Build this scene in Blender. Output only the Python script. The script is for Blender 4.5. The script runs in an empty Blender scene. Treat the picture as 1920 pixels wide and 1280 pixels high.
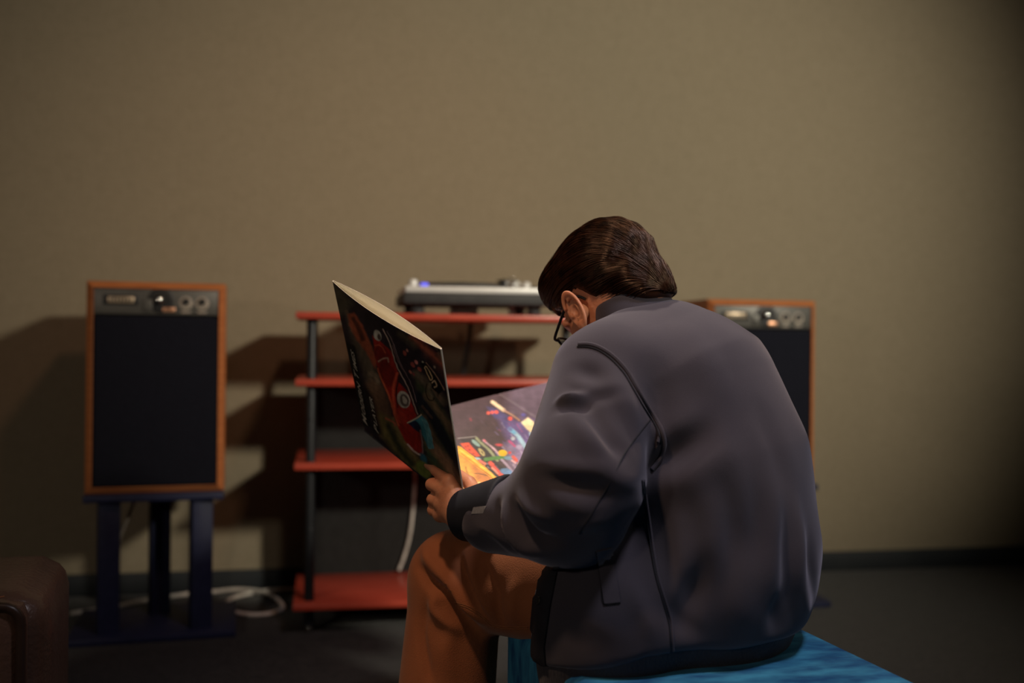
import bpy, bmesh, math, random
import numpy as np
from mathutils import Vector, Matrix
from mathutils.bvhtree import BVHTree

# ------------------------------------------------------------------ camera
scene = bpy.context.scene
YAW = math.radians(10.5)          # camera is turned to the right of the wall normal
ROLL = math.radians(0.6)
F = 1867.0                        # focal length in pixels of a 1920 frame
CAMH = 0.85
CY, SY = math.cos(YAW), math.sin(YAW)

def W(p):
    """camera-aligned ground coordinates (right, depth, height) -> world"""
    p = np.asarray(p, float)
    return np.stack([p[..., 0]*CY + p[..., 1]*SY, -p[..., 0]*SY + p[..., 1]*CY, p[..., 2]], -1)

def ray(px, py):
    x, y = px-960.0, py-640.0
    c, s = math.cos(ROLL), math.sin(ROLL)
    x, y = x*c + y*s, -x*s + y*c
    return np.array([x/F, 1.0, -y/F])

def at(px, py, depth):
    """the point that stands at this depth behind this spot of the view"""
    return ray(px, py)*depth + np.array([0, 0, CAMH])

def proj(p):
    p = np.asarray(p, float)
    x = p[..., 0]/p[..., 1]*F
    y = -(p[..., 2]-CAMH)/p[..., 1]*F
    c, s = math.cos(ROLL), math.sin(ROLL)
    return np.stack([960 + x*c - y*s, 640 + x*s + y*c], -1)

cam_data = bpy.data.cameras.new('camera')
cam_data.sensor_width = 36.0
cam_data.lens = F*36.0/1920.0
cam_data.clip_start = 0.02
cam = bpy.data.objects.new('camera', cam_data)
scene.collection.objects.link(cam)
cam.matrix_world = (Matrix.Translation((0, 0, CAMH)) @ Matrix.Rotation(-YAW, 4, 'Z')
                    @ Matrix.Rotation(math.pi/2, 4, 'X') @ Matrix.Rotation(ROLL, 4, 'Z'))
scene.camera = cam
cam_data.dof.use_dof = True
cam_data.dof.focus_distance = 1.60
cam_data.dof.aperture_fstop = 1.7

# ------------------------------------------------------------------ light
world = bpy.data.worlds.new('world')
scene.world = world
world.use_nodes = True
world.node_tree.nodes['Background'].inputs[0].default_value = (0.010, 0.010, 0.012, 1)
world.node_tree.nodes['Background'].inputs[1].default_value = 1.0
scene.view_settings.view_transform = 'Standard'
scene.view_settings.look = 'None'
scene.view_settings.exposure = -0.06
scene.view_settings.gamma = 1.0
scene.view_settings.use_curve_mapping = False

def lamp(name, loc, power, color, radius, target=None, angle=60):
    l = bpy.data.lights.new(name, 'SPOT' if target is not None else 'POINT')
    l.energy = power
    l.color = color
    l.shadow_soft_size = radius
    o = bpy.data.objects.new(name, l)
    scene.collection.objects.link(o)
    a = Vector(W(loc))
    o.location = a
    if target is not None:
        l.spot_size = math.radians(angle)
        l.spot_blend = 1.0
        o.rotation_euler = (Vector(W(target))-a).to_track_quat('-Z', 'Y').to_euler()
    return o

# the room's ceiling spots, all at ceiling height above or beside the picture, and an added fill lamp on the left
# (right, depth, height in camera-aligned metres)
lamp('ceiling_spot_right_offscreen', (3.30, -0.80, 2.64), 1080, (1.0, 0.90, 0.72), 0.22, (0.25, 3.48, 1.32), 46)
lamp('ceiling_spot_warm_offscreen', (0.45, 1.30, 2.64), 36, (1.0, 0.52, 0.31), 0.10, (-0.72, 3.25, 0.90), 62)
lamp('ceiling_spot_reader_offscreen', (0.00, 2.25, 2.64), 190, (1.0, 0.84, 0.66), 0.08, (0.04, 1.84, 0.70), 34)
lamp('ceiling_spot_front_offscreen', (-0.60, 0.75, 2.64), 80, (1.0, 0.64, 0.40), 0.08, (0.00, 1.70, 0.70), 46)
lamp('ceiling_spot_back_offscreen', (0.85, 1.05, 2.64), 85, (0.97, 0.90, 0.99), 0.14, (0.32, 1.60, 0.75), 60)
lamp('fill_lamp_left_offscreen', (-2.20, -1.20, 1.50), 48, (1.0, 0.84, 0.68), 0.15)  # unseen fill added to light the cover, hand and leather front

# ------------------------------------------------------------------ materials
MATS = {}
def mat(name, color, rough=0.6, metal=0.0, spec=0.4, noise=None, bump=None, sheen=0.0, sheen_tint=None,
        coat=0.0, emit=None, attr=None, trans=0.0, ior=1.45, sss=0.0):
    """noise = (scale, second colour, detail, stretch) ; bump = (scale, strength, stretch)"""
    if name in MATS:
        return MATS[name]
    m = bpy.data.materials.new(name)
    m.use_nodes = True
    nt = m.node_tree
    b = nt.nodes['Principled BSDF']
    b.inputs['Base Color'].default_value = (*color, 1)
    b.inputs['Roughness'].default_value = rough
    b.inputs['Metallic'].default_value = metal
    b.inputs['Specular IOR Level'].default_value = spec
    b.inputs['IOR'].default_value = ior
    if sheen:
        b.inputs['Sheen Weight'].default_value = sheen
        b.inputs['Sheen Roughness'].default_value = 0.45
        if sheen_tint:
            b.inputs['Sheen Tint'].default_value = (*sheen_tint, 1)
    if coat:
        b.inputs['Coat Weight'].default_value = coat
        b.inputs['Coat Roughness'].default_value = 0.25
    if trans:
        b.inputs['Transmission Weight'].default_value = trans
    if sss:
        b.inputs['Subsurface Weight'].default_value = sss
        b.inputs['Subsurface Radius'].default_value = (0.012, 0.004, 0.002)
        b.inputs['Subsurface Scale'].default_value = 1.0
    if emit:
        b.inputs['Emission Color'].default_value = (*emit[0], 1)
        b.inputs['Emission Strength'].default_value = emit[1]
    tc = nt.nodes.new('ShaderNodeTexCoord')
    if attr:
        at_ = nt.nodes.new('ShaderNodeAttribute')
        at_.attribute_name = attr
        nt.links.new(at_.outputs['Color'], b.inputs['Base Color'])
    if noise:
        sc, c2, det, st = noise
        mp = nt.nodes.new('ShaderNodeMapping')
        mp.inputs['Scale'].default_value = st
        nt.links.new(tc.outputs['Object'], mp.inputs['Vector'])
        n = nt.nodes.new('ShaderNodeTexNoise')
        n.inputs['Scale'].default_value = sc
        n.inputs['Detail'].default_value = det
        nt.links.new(mp.outputs['Vector'], n.inputs['Vector'])
        r = nt.nodes.new('ShaderNodeValToRGB')
        r.color_ramp.elements[0].position = 0.35
        r.color_ramp.elements[1].position = 0.65
        r.color_ramp.elements[0].color = (*color, 1)
        r.color_ramp.elements[1].color = (*c2, 1)
        nt.links.new(n.outputs['Fac'], r.inputs['Fac'])
        nt.links.new(r.outputs['Color'], b.inputs['Base Color'])
    if bump:
        sc, stg, st = bump
        mp = nt.nodes.new('ShaderNodeMapping')
        mp.inputs['Scale'].default_value = st
        nt.links.new(tc.outputs['Object'], mp.inputs['Vector'])
        n = nt.nodes.new('ShaderNodeTexNoise')
        n.inputs['Scale'].default_value = sc
        n.inputs['Detail'].default_value = 3
        nt.links.new(mp.outputs['Vector'], n.inputs['Vector'])
        bp = nt.nodes.new('ShaderNodeBump')
        bp.inputs['Strength'].default_value = stg
        bp.inputs['Distance'].default_value = 0.004
        nt.links.new(n.outputs['Fac'], bp.inputs['Height'])
        nt.links.new(bp.outputs['Normal'], b.inputs['Normal'])
    MATS[name] = m
    return m

def wall_material():
    m = mat('woven_wallpaper', (0.26, 0.215, 0.14), 0.9, spec=0.15)
    nt = m.node_tree
    b = nt.nodes['Principled BSDF']
    tc = nt.nodes.new('ShaderNodeTexCoord')
    outs = []
    for st, sc in (((1, 1, 16), 26), ((16, 1, 1), 26), ((1, 1, 1), 1.3)):
        mp = nt.nodes.new('ShaderNodeMapping')
        mp.inputs['Scale'].default_value = st
        nt.links.new(tc.outputs['Object'], mp.inputs['Vector'])
        n = nt.nodes.new('ShaderNodeTexNoise')
        n.inputs['Scale'].default_value = sc
        n.inputs['Detail'].default_value = 2
        nt.links.new(mp.outputs['Vector'], n.inputs['Vector'])
        outs.append(n.outputs['Fac'])
    add = nt.nodes.new('ShaderNodeMath'); add.operation = 'ADD'
    nt.links.new(outs[0], add.inputs[0]); nt.links.new(outs[1], add.inputs[1])
    r = nt.nodes.new('ShaderNodeValToRGB')
    r.color_ramp.elements[0].position = 0.30
    r.color_ramp.elements[1].position = 0.70
    r.color_ramp.elements[0].color = (0.225, 0.188, 0.128, 1)
    r.color_ramp.elements[1].color = (0.300, 0.254, 0.180, 1)
    half = nt.nodes.new('ShaderNodeMath'); half.operation = 'MULTIPLY'; half.inputs[1].default_value = 0.5
    nt.links.new(add.outputs[0], half.inputs[0])
    nt.links.new(half.outputs[0], r.inputs['Fac'])
    nt.links.new(r.outputs['Color'], b.inputs['Base Color'])
    bp = nt.nodes.new('ShaderNodeBump')
    bp.inputs['Strength'].default_value = 0.25
    bp.inputs['Distance'].default_value = 0.003
    nt.links.new(half.outputs[0], bp.inputs['Height'])
    nt.links.new(bp.outputs['Normal'], b.inputs['Normal'])
    return m

M_wall = wall_material()
M_dark_wall = mat('dark_room_paint', (0.035, 0.034, 0.032), 0.9, spec=0.1, bump=(40, 0.1, (1, 1, 1)))
M_carpet = mat('charcoal_carpet', (0.015, 0.0145, 0.0145), 0.95, spec=0.1, noise=(60, (0.030, 0.0285, 0.0275), 6, (1, 1, 1)), bump=(240, 0.7, (1, 1, 1)), sheen=0.15)
M_base = mat('baseboard_vinyl', (0.022, 0.026, 0.030), 0.55, spec=0.3, noise=(8, (0.028, 0.032, 0.036), 3, (1, 1, 1)))
M_walnut = mat('orange_walnut_veneer', (0.36, 0.115, 0.040), 0.45, noise=(9, (0.48, 0.175, 0.060), 6, (1, 1, 14)), bump=(60, 0.1, (1, 1, 10)))
M_grille = mat('navy_grille_cloth', (0.0065, 0.007, 0.0125), 0.9, spec=0.15, bump=(500, 0.5, (1, 1, 1)), noise=(300, (0.011, 0.012, 0.020), 2, (1, 1, 1)))
M_panel = mat('brushed_grey_panel', (0.080, 0.078, 0.072), 0.45, 0.3, noise=(30, (0.105, 0.102, 0.094), 3, (1, 1, 20)))
M_badge = mat('brass_badge', (0.50, 0.40, 0.28), 0.4, 0.6, noise=(80, (0.38, 0.30, 0.21), 3, (1, 1, 1)))
M_chrome = mat('polished_chrome', (0.80, 0.79, 0.77), 0.14, 1.0, noise=(20, (0.74, 0.73, 0.72), 2, (1, 1, 1)))
M_copper = mat('copper_foil', (0.62, 0.33, 0.20), 0.35, 0.7, noise=(40, (0.5, 0.27, 0.17), 2, (1, 1, 1)))
M_dial = mat('dial_print', (0.36, 0.31, 0.26), 0.5, noise=(90, (0.26, 0.23, 0.20), 2, (1, 1, 1)))
M_black = mat('black_plastic', (0.012, 0.012, 0.013), 0.5, noise=(50, (0.018, 0.018, 0.019), 2, (1, 1, 1)))
M_blue_metal = mat('navy_painted_metal', (0.011, 0.015, 0.048), 0.55, noise=(30, (0.015, 0.020, 0.060), 3, (1, 1, 1)), bump=(300, 0.15, (1, 1, 1)))
M_red = mat('red_lacquered_board', (0.44, 0.060, 0.034), 0.38, noise=(14, (0.52, 0.078, 0.044), 4, (1, 8, 1)), coat=0.2)
M_post = mat('graphite_tube', (0.016, 0.018, 0.021), 0.4, 0.3, noise=(40, (0.02, 0.022, 0.025), 2, (1, 1, 6)))
M_backboard = mat('black_back_board', (0.010, 0.010, 0.010), 0.7, noise=(40, (0.014, 0.014, 0.014), 3, (1, 1, 1)))
M_white_cable = mat('white_cable', (0.78, 0.74, 0.68), 0.45, noise=(30, (0.56, 0.52, 0.47), 2, (1, 1, 1)))
M_silver = mat('silver_faceplate', (0.82, 0.84, 0.84), 0.42, 0.15, noise=(40, (0.68, 0.70, 0.70), 2, (20, 1, 1)))
M_dgrey = mat('dark_grey_rubber', (0.040, 0.042, 0.045), 0.6, noise=(50, (0.05, 0.052, 0.055), 2, (1, 1, 1)))
M_vinyl = mat('black_vinyl', (0.010, 0.010, 0.011), 0.22, noise=(120, (0.014, 0.014, 0.015), 2, (1, 1, 1)))
M_orange = mat('orange_record_label', (0.72, 0.30, 0.05), 0.5, noise=(40, (0.62, 0.24, 0.05), 2, (1, 1, 1)))
M_bluelamp = mat('blue_strobe_lamp', (0.05, 0.06, 0.5), 0.3, emit=((0.10, 0.12, 1.0), 1.2), noise=(40, (0.06, 0.07, 0.6), 2, (1, 1, 1)))
M_leather = mat('brown_leather', (0.075, 0.040, 0.027), 0.36, spec=0.5, noise=(7, (0.110, 0.060, 0.042), 5, (1, 1, 1)), bump=(120, 0.35, (1, 1, 1)))
M_piping = mat('dark_leather_piping', (0.026, 0.014, 0.010), 0.35, noise=(20, (0.036, 0.02, 0.014), 3, (1, 1, 1)))
M_velvet = mat('blue_crushed_velvet', (0.008, 0.065, 0.190), 0.75, spec=0.2, noise=(14, (0.045, 0.260, 0.440), 9, (1.0, 2.4, 1)), bump=(26, 0.5, (1, 3, 1)), sheen=0.2, sheen_tint=(0.25, 0.65, 1.0))
M_skin = mat('warm_skin', (0.52, 0.235, 0.135), 0.48, spec=0.4, noise=(40, (0.47, 0.19, 0.105), 4, (1, 1, 1)), bump=(220, 0.15, (1, 1, 1)), sss=0.12)
M_nail = mat('finger_nail', (0.58, 0.32, 0.24), 0.25, noise=(40, (0.54, 0.29, 0.21), 2, (1, 1, 1)))
M_hair = mat('dark_brown_hair', (0.005, 0.002, 0.0013), 0.33, spec=0.45, noise=(60, (0.030, 0.010, 0.0045), 3, (1, 1, 1)))
M_hair.node_tree.nodes['Principled BSDF'].inputs['Specular Tint'].default_value = (1.0, 0.70, 0.52, 1)
M_jacket = mat('slate_sweat_jersey', (0.044, 0.040, 0.053), 0.88, spec=0.15, noise=(7, (0.054, 0.049, 0.062), 5, (1, 1, 1)), bump=(900, 0.14, (1, 1, 1)), sheen=0.30, sheen_tint=(0.75, 0.72, 0.85))
M_rib = mat('charcoal_rib_knit', (0.034, 0.032, 0.042), 0.9, spec=0.12, noise=(20, (0.042, 0.040, 0.050), 3, (1, 1, 1)), bump=(260, 0.5, (1, 1, 0.1)), sheen=0.15)
M_placket = mat('black_snap_placket', (0.014, 0.015, 0.021), 0.7, spec=0.2, noise=(30, (0.018, 0.019, 0.026), 3, (1, 1, 1)))
M_chino = mat('rust_brown_twill', (0.270, 0.088, 0.036), 0.82, spec=0.2, noise=(10, (0.310, 0.105, 0.044), 5, (1, 1, 1)), bump=(520, 0.25, (1, 1, 1)), sheen=0.12)
M_stitch = mat('stitch_thread', (0.30, 0.115, 0.045), 0.8, noise=(200, (0.2, 0.075, 0.03), 2, (1, 1, 1)))
M_tag = mat('grey_woven_tag', (0.24, 0.24, 0.26), 0.7, noise=(200, (0.18, 0.18, 0.20), 2, (1, 1, 1)))
M_shoe = mat('black_shoe_leather', (0.016, 0.015, 0.015), 0.4, noise=(30, (0.022, 0.021, 0.02), 3, (1, 1, 1)))
M_frame = mat('black_acetate', (0.008, 0.008, 0.009), 0.25, noise=(30, (0.012, 0.012, 0.013), 2, (1, 1, 1)))
M_lens = mat('clear_lens', (1, 1, 1), 0.02, trans=1.0, ior=1.05)
M_paper = mat('cream_card_inside', (0.86, 0.80, 0.68), 0.8, noise=(60, (0.82, 0.76, 0.64), 3, (1, 1, 1)))
M_print = mat('printed_sleeve', (0.5, 0.5, 0.5), 0.42, spec=0.35, attr='print')
M_letter = mat('cream_lettering', (0.55, 0.50, 0.42), 0.5, noise=(100, (0.48, 0.43, 0.36), 2, (1, 1, 1)))

# ------------------------------------------------------------------ mesh helpers
WL = {}
def link(o, parent=None, loc=(0, 0, 0)):
    scene.collection.objects.link(o)
    loc = np.asarray(loc, float)
    base = np.zeros(3)
    if parent is not None:
        o.parent = parent
        base = WL[parent.name]
    o.location = Vector(loc - base)
    WL[o.name] = loc
    return o

def add(name, vf, material, parent=None, smooth=True, sharp=True):
    """one mesh object from world-space vertices; its origin sits in the middle of its base"""
    v, f = vf[0], vf[1]
    v = np.asarray(v, float).reshape(-1, 3)
    lo, hi = v.min(0), v.max(0)
    org = np.array([(lo[0]+hi[0])/2, (lo[1]+hi[1])/2, lo[2]])
    me = bpy.data.meshes.new(name)
    me.from_pydata((v-org).tolist(), [], [list(map(int, q)) for q in f])
    me.validate()
    me.materials.append(material)
    if smooth:
        me.polygons.foreach_set('use_smooth', [True]*len(me.polygons))
        try:
            if sharp:
                me.set_sharp_from_angle(angle=math.radians(38))
        except Exception:
            pass
    me.update()
    o = bpy.data.objects.new(name, me)
    return link(o, parent, org)

def thing(name, loc, label, cat, group=None):
    o = bpy.data.objects.new(name, None)
    o.empty_display_size = 0.1
    link(o, None, loc)
    return tag(o, label, cat, group)

def tag(o, label, cat, group=None):
    o['label'] = label
    o['category'] = cat
    if group:
        o['group'] = group
    return o

def structure(o, label=None):
    o['kind'] = 'structure'
    if label:
        o['label'] = label
    return o

def bm_out(bm):
    bm.verts.ensure_lookup_table()
    bm.verts.index_update()
    v = np.array([x.co[:] for x in bm.verts])
    f = [[x.index for x in p.verts] for p in bm.faces]
    bm.free()
    return v, f

def box(c, s, rz=0.0, bev=0.0, seg=2):
    """box with centre c, size s, turned rz about its own vertical axis (world space)"""
    bm = bmesh.new()
    bmesh.ops.create_cube(bm, size=1.0)
    bmesh.ops.scale(bm, vec=s, verts=bm.verts)
    if bev > 0:
        bmesh.ops.bevel(bm, geom=list(bm.edges), offset=bev, segments=seg, profile=0.5, affect='EDGES')
    bmesh.ops.rotate(bm, cent=(0, 0, 0), matrix=Matrix.Rotation(rz, 3, 'Z'), verts=bm.verts)
    bmesh.ops.translate(bm, vec=c, verts=bm.verts)
    return bm_out(bm)

def join(*parts):
    vs, fs, n = [], [], 0
    for v, f in parts:
        vs.append(np.asarray(v, float))
        fs += [[i+n for i in q] for q in f]
        n += len(v)
    return np.concatenate(vs), fs

def lathe(c, prof, axis='Z', n=24):
    """profile [(radius, height)] spun about an axis through c"""
    v, f = [], []
    for r, h in prof:
        for i in range(n):
            a = 2*math.pi*i/n
            x, y = r*math.cos(a), r*math.sin(a)
            v.append({'Z': (x, y, h), 'Y': (x, -h, y), 'X': (h, x, y)}[axis])
    m = len(prof)
    for j in range(m-1):
        for i in range(n):
            f.append([j*n+i, j*n+(i+1) % n, (j+1)*n+(i+1) % n, (j+1)*n+i])
    f.append(list(range(n))[::-1])
    f.append([(m-1)*n+i for i in range(n)])
    return np.array(v)+np.array(c), f

def spline(pts, n=8):
    """Catmull-Rom through the points"""
    p = np.asarray(pts, float)
    p = np.vstack([2*p[0]-p[1], p, 2*p[-1]-p[-2]])
    out = []
    for i in range(1, len(p)-2):
        for t in np.linspace(0, 1, n, endpoint=False):
            a, b, c, d = p[i-1], p[i], p[i+1], p[i+2]
            out.append(0.5*((2*b)+(-a+c)*t+(2*a-5*b+4*c-d)*t*t+(-a+3*b-3*c+d)*t**3))
    out.append(p[-2])
    return np.array(out)

def tube(pts, r, n=8, r2=None, closed=False):
    p = np.asarray(pts, float)
    m = len(p)
    rr = np.full(m, r) if np.isscalar(r) else np.asarray(r, float)
    t = np.gradient(p, axis=0)
    if closed:
        t = np.roll(p, -1, 0)-np.roll(p, 1, 0)
    t /= np.linalg.norm(t, axis=1)[:, None]+1e-12
    u = np.cross(t[0], (0, 0, 1.0))
    if np.linalg.norm(u) < 0.1:
        u = np.cross(t[0], (1.0, 0, 0))
    u /= np.linalg.norm(u)
    v, f = [], []
    for i in range(m):
        u = u - t[i]*(u@t[i])
        u /= np.linalg.norm(u)+1e-12
        w = np.cross(t[i], u)
        for k in range(n):
            a = 2*math.pi*k/n
            v.append(p[i]+rr[i]*(u*math.cos(a)+w*math.sin(a)*(r2 or 1.0)))
    for i in range(m if closed else m-1):
        j = (i+1) % m
        for k in range(n):
            f.append([i*n+k, i*n+(k+1) % n, j*n+(k+1) % n, j*n+k])
    if not closed:
        f.append(list(range(n))[::-1])
        f.append([(m-1)*n+k for k in range(n)])
    return np.array(v), f

# ------------------------------------------------------------------ implicit surfaces
def nrm(v):
    v = np.asarray(v, float)
    return v/np.linalg.norm(v)

def smin(a, b, k):
    h = np.clip(0.5+0.5*(b-a)/k, 0, 1)
    return b+(a-b)*h-k*h*(1-h)

def smax(a, b, k):
    return -smin(-a, -b, k)

def rc(p, a, b, ra, rb):
    a, b = np.asarray(a, float), np.asarray(b, float)
    ab = b-a
    t = np.clip(((p-a)@ab)/(ab@ab), 0, 1)
    return np.linalg.norm(p-a-t[:, None]*ab, axis=1)-(ra+(rb-ra)*t)

def ell(p, c, r, R=None):
    q = p-np.asarray(c, float)
    if R is not None:
        q = q@np.asarray(R).T
    r = np.asarray(r, float)
    k0 = np.linalg.norm(q/r, axis=1)
    k1 = np.linalg.norm(q/(r*r), axis=1)+1e-9
    return k0*(k0-1)/k1

def chain(p, pts, rs, k):
    d = None
    for i in range(len(pts)-1):
        e = rc(p, pts[i], pts[i+1], rs[i], rs[i+1])
        d = e if d is None else smin(d, e, k)
    return d

def surf(fn, lo, hi, h, slack=1.7):
    """surface nets over the blocks that the zero level crosses"""
    lo, hi = np.asarray(lo, float), np.asarray(hi, float)
    B = 8
    nb = np.ceil((hi-lo)/(h*B)).astype(int)
    g = np.stack(np.meshgrid(*[np.arange(n) for n in nb], indexing='ij'), -1).reshape(-1, 3)
    dc = fn(lo+(g+0.5)*h*B)
    g = g[np.abs(dc) < h*B*0.87*slack]
    off = np.stack(np.meshgrid(*[np.arange(B+1)]*3, indexing='ij'), -1).reshape(-1, 3)
    dims = nb*B+2
    cid, cpos, quads = [], [], []
    def gid(ijk):
        return (ijk[:, 0]*dims[1]+ijk[:, 1])*dims[2]+ijk[:, 2]
    E = [((0, 0, 0), (1, 0, 0)), ((0, 1, 0), (1, 1, 0)), ((0, 0, 1), (1, 0, 1)), ((0, 1, 1), (1, 1, 1)),
         ((0, 0, 0), (0, 1, 0)), ((1, 0, 0), (1, 1, 0)), ((0, 0, 1), (0, 1, 1)), ((1, 0, 1), (1, 1, 1)),
         ((0, 0, 0), (0, 0, 1)), ((1, 0, 0), (1, 0, 1)), ((0, 1, 0), (0, 1, 1)), ((1, 1, 0), (1, 1, 1))]
    for s in range(0, len(g), 1500):
        gb = g[s:s+1500]
        base = gb[:, None, :]*B+off[None]
        val = fn((lo+base.reshape(-1, 3)*h)).reshape(len(gb), B+1, B+1, B+1)
        inn = val < 0
        cnt = sum(inn[:, a:a+B, b:b+B, c:c+B].astype(np.int8) for a in (0, 1) for b in (0, 1) for c in (0, 1))
        bi, i, j, k = np.nonzero((cnt > 0) & (cnt < 8))
        acc = np.zeros((len(bi), 3))
        num = np.zeros(len(bi))
        for e0, e1 in E:
            v0 = val[bi, i+e0[0], j+e0[1], k+e0[2]]
            v1 = val[bi, i+e1[0], j+e1[1], k+e1[2]]
            cr = (v0 < 0) != (v1 < 0)
            t = np.where(cr, v0/np.where(cr, v0-v1, 1), 0)
            pos = np.asarray(e0, float)+t[:, None]*(np.asarray(e1, float)-np.asarray(e0, float))
            acc += np.where(cr[:, None], pos, 0)
            num += cr
        ijk = gb[bi]*B+np.stack([i, j, k], 1)
        cid.append(gid(ijk))
        cpos.append(lo+(ijk+acc/num[:, None])*h)
        for ax in range(3):
            o = [0, 0, 0]; o[ax] = 1
            a = inn[:, :B, :B, :B]
            b = inn[:, o[0]:o[0]+B, o[1]:o[1]+B, o[2]:o[2]+B]
            qb, qi, qj, qk = np.nonzero(a != b)
            q = gb[qb]*B+np.stack([qi, qj, qk], 1)
            a1, a2 = [(1, 2), (2, 0), (0, 1)][ax]
            d1 = np.zeros(3, int); d1[a1] = 1
            d2 = np.zeros(3, int); d2[a2] = 1
            ok = (q[:, a1] > 0) & (q[:, a2] > 0)
            fl = a[qb, qi, qj, qk][ok]
            q = q[ok]
            ids = np.stack([gid(q-d1-d2), gid(q-d2), gid(q), gid(q-d1)], 1)
            ids[~fl] = ids[~fl][:, ::-1]
            quads.append(ids)
    cid = np.concatenate(cid); cpos = np.concatenate(cpos); quads = np.concatenate(quads)
    order = np.argsort(cid)
    cid, cpos = cid[order], cpos[order]
    loc = np.clip(np.searchsorted(cid, quads), 0, len(cid)-1)
    good = (cid[loc] == quads).all(1)
    return cpos, loc[good]

def vnormals(v, f):
    f = np.asarray(f)
    n = np.cross(v[f[:, 2]]-v[f[:, 0]], v[f[:, 3]]-v[f[:, 1]])
    out = np.zeros_like(v)
    for k in range(4):
        np.add.at(out, f[:, k], n)
    return out/(np.linalg.norm(out, axis=1)[:, None]+1e-12)

def relax(v, f, it=2, w=0.5):
    f = np.asarray(f)
    for _ in range(it):
        acc = np.zeros_like(v); num = np.zeros(len(v))
        for a, b in ((0, 1), (1, 2), (2, 3), (3, 0)):
            np.add.at(acc, f[:, a], v[f[:, b]]); np.add.at(num, f[:, a], 1)
        v = v*(1-w)+w*acc/np.maximum(num, 1)[:, None]
    return v

def seg_dist(p, line):
    d = np.full(len(p), 9.0)
    for a, b in zip(line[:-1], line[1:]):
        ab = b-a
        t = np.clip(((p-a)@ab)/(ab@ab+1e-12), 0, 1)
        d = np.minimum(d, np.linalg.norm(p-a-t[:, None]*ab, axis=1))
    return d

class Surface:
    """a mesh one can lay seams, patches and folds on"""
    def __init__(self, v, f):
        self.bvh = BVHTree.FromPolygons([tuple(x) for x in v], [tuple(map(int, q)) for q in f])
    def hit(self, px, py):
        d = ray(px, py)
        r = self.bvh.ray_cast(Vector((0, 0, CAMH)), Vector(nrm(d)))
        if r[0] is None:
            return None, None
        n = np.array(r[1])
        if n@d > 0:
            n = -n
        return np.array(r[0]), n
    def line(self, pts, n=6):
        out, nn = [], []
        for q in spline(np.array(pts, float), n):
            h, k = self.hit(*q)
            if h is not None:
                out.append(h); nn.append(k)
        return np.array(out), np.array(nn)

def add_folds(v, f, S, folds):
    n = vnormals(v, f)
    disp = np.zeros(len(v))
    for pts, amp, wid in folds:
        line, _ = S.line(pts, 4)
        if len(line) < 2:
            continue
        # a fold fades out towards both of its ends
        t = np.linspace(0, 1, 40)
        k = np.linspace(0, 1, len(line))
        P = np.stack([np.interp(t, k, line[:, c]) for c in range(3)], 1)
        wt = np.sin(np.pi*(0.04+0.92*t))**0.8
        idx = np.nonzero(((v > P.min(0)-3*wid) & (v < P.max(0)+3*wid)).all(1))[0]
        d2 = ((v[idx][:, None, :]-P[None])**2).sum(2)
        disp[idx] += amp*(wt*np.exp(-d2/wid**2)).max(1)
    return v+n*disp[:, None]

def patch(S, rail_a, rail_b, nu, nv, off, thick):
    """a thin cloth strip between two rails that follows the surface below it"""
    def resample(r):
        r = np.array(r, float)
        l = np.concatenate([[0], np.cumsum(np.linalg.norm(np.diff(r, axis=0), axis=1))])
        t = np.linspace(0, l[-1], nv+1)
        return np.stack([np.interp(t, l, r[:, k]) for k in range(2)], 1)
    ra, rb = resample(rail_a), resample(rail_b)
    top, bot = [], []
    for j in range(nv+1):
        row = []
        for i in range(nu+1):
            q = ra[j]*(1-i/nu)+rb[j]*i/nu
            row.append(S.hit(*q))
        good = [i for i in range(nu+1) if row[i][0] is not None]
        if not good:
            continue
        for i in range(nu+1):
            h, k = row[i] if row[i][0] is not None else row[min(good, key=lambda g: abs(g-i))]
            top.append(h+k*(off+thick)); bot.append(h+k*(off-0.003))
    return slab(np.array(top), np.array(bot), nu, len(top)//(nu+1)-1)

def slab(top, bot, nu, nv):
    n = len(top)
    f = []
    idx = lambda i, j: j*(nu+1)+i
    for j in range(nv):
        for i in range(nu):
            f.append([idx(i, j), idx(i, j+1), idx(i+1, j+1), idx(i+1, j)])
            f.append([n+idx(i, j), n+idx(i+1, j), n+idx(i+1, j+1), n+idx(i, j+1)])
    for i in range(nu):
        f.append([idx(i, 0), idx(i+1, 0), n+idx(i+1, 0), n+idx(i, 0)])
        f.append([idx(i+1, nv), idx(i, nv), n+idx(i, nv), n+idx(i+1, nv)])
    for j in range(nv):
        f.append([idx(0, j+1), idx(0, j), n+idx(0, j), n+idx(0, j+1)])
        f.append([idx(nu, j), idx(nu, j+1), n+idx(nu, j+1), n+idx(nu, j)])
    return np.concatenate([top, bot]), f

rng = random.Random(7)
nprng = np.random.default_rng(7)

# ------------------------------------------------------------------ the room
WALL_Y = 3.47
XL, XR, YB, ZC = -2.6, 3.6, -2.6, 2.75
structure(add('floor', box(((XL+XR)/2, (WALL_Y+YB)/2, -0.03), (XR-XL+0.2, WALL_Y-YB+0.2, 0.06)), M_carpet, smooth=False), 'dark charcoal carpet floor')
structure(add('wall_far', box(((XL+XR)/2, WALL_Y+0.05, ZC/2), (XR-XL+0.2, 0.10, ZC)), M_wall, smooth=False), 'khaki woven wallpaper wall behind the speakers')
structure(add('wall_left', box((XL-0.05, (WALL_Y+YB)/2, ZC/2), (0.10, WALL_Y-YB, ZC)), M_dark_wall, smooth=False))
structure(add('wall_right', box((XR+0.05, (WALL_Y+YB)/2, ZC/2), (0.10, WALL_Y-YB, ZC)), M_dark_wall, smooth=False))
structure(add('wall_near', box(((XL+XR)/2, YB-0.05, ZC/2), (XR-XL+0.2, 0.10, ZC)), M_dark_wall, smooth=False))
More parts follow.
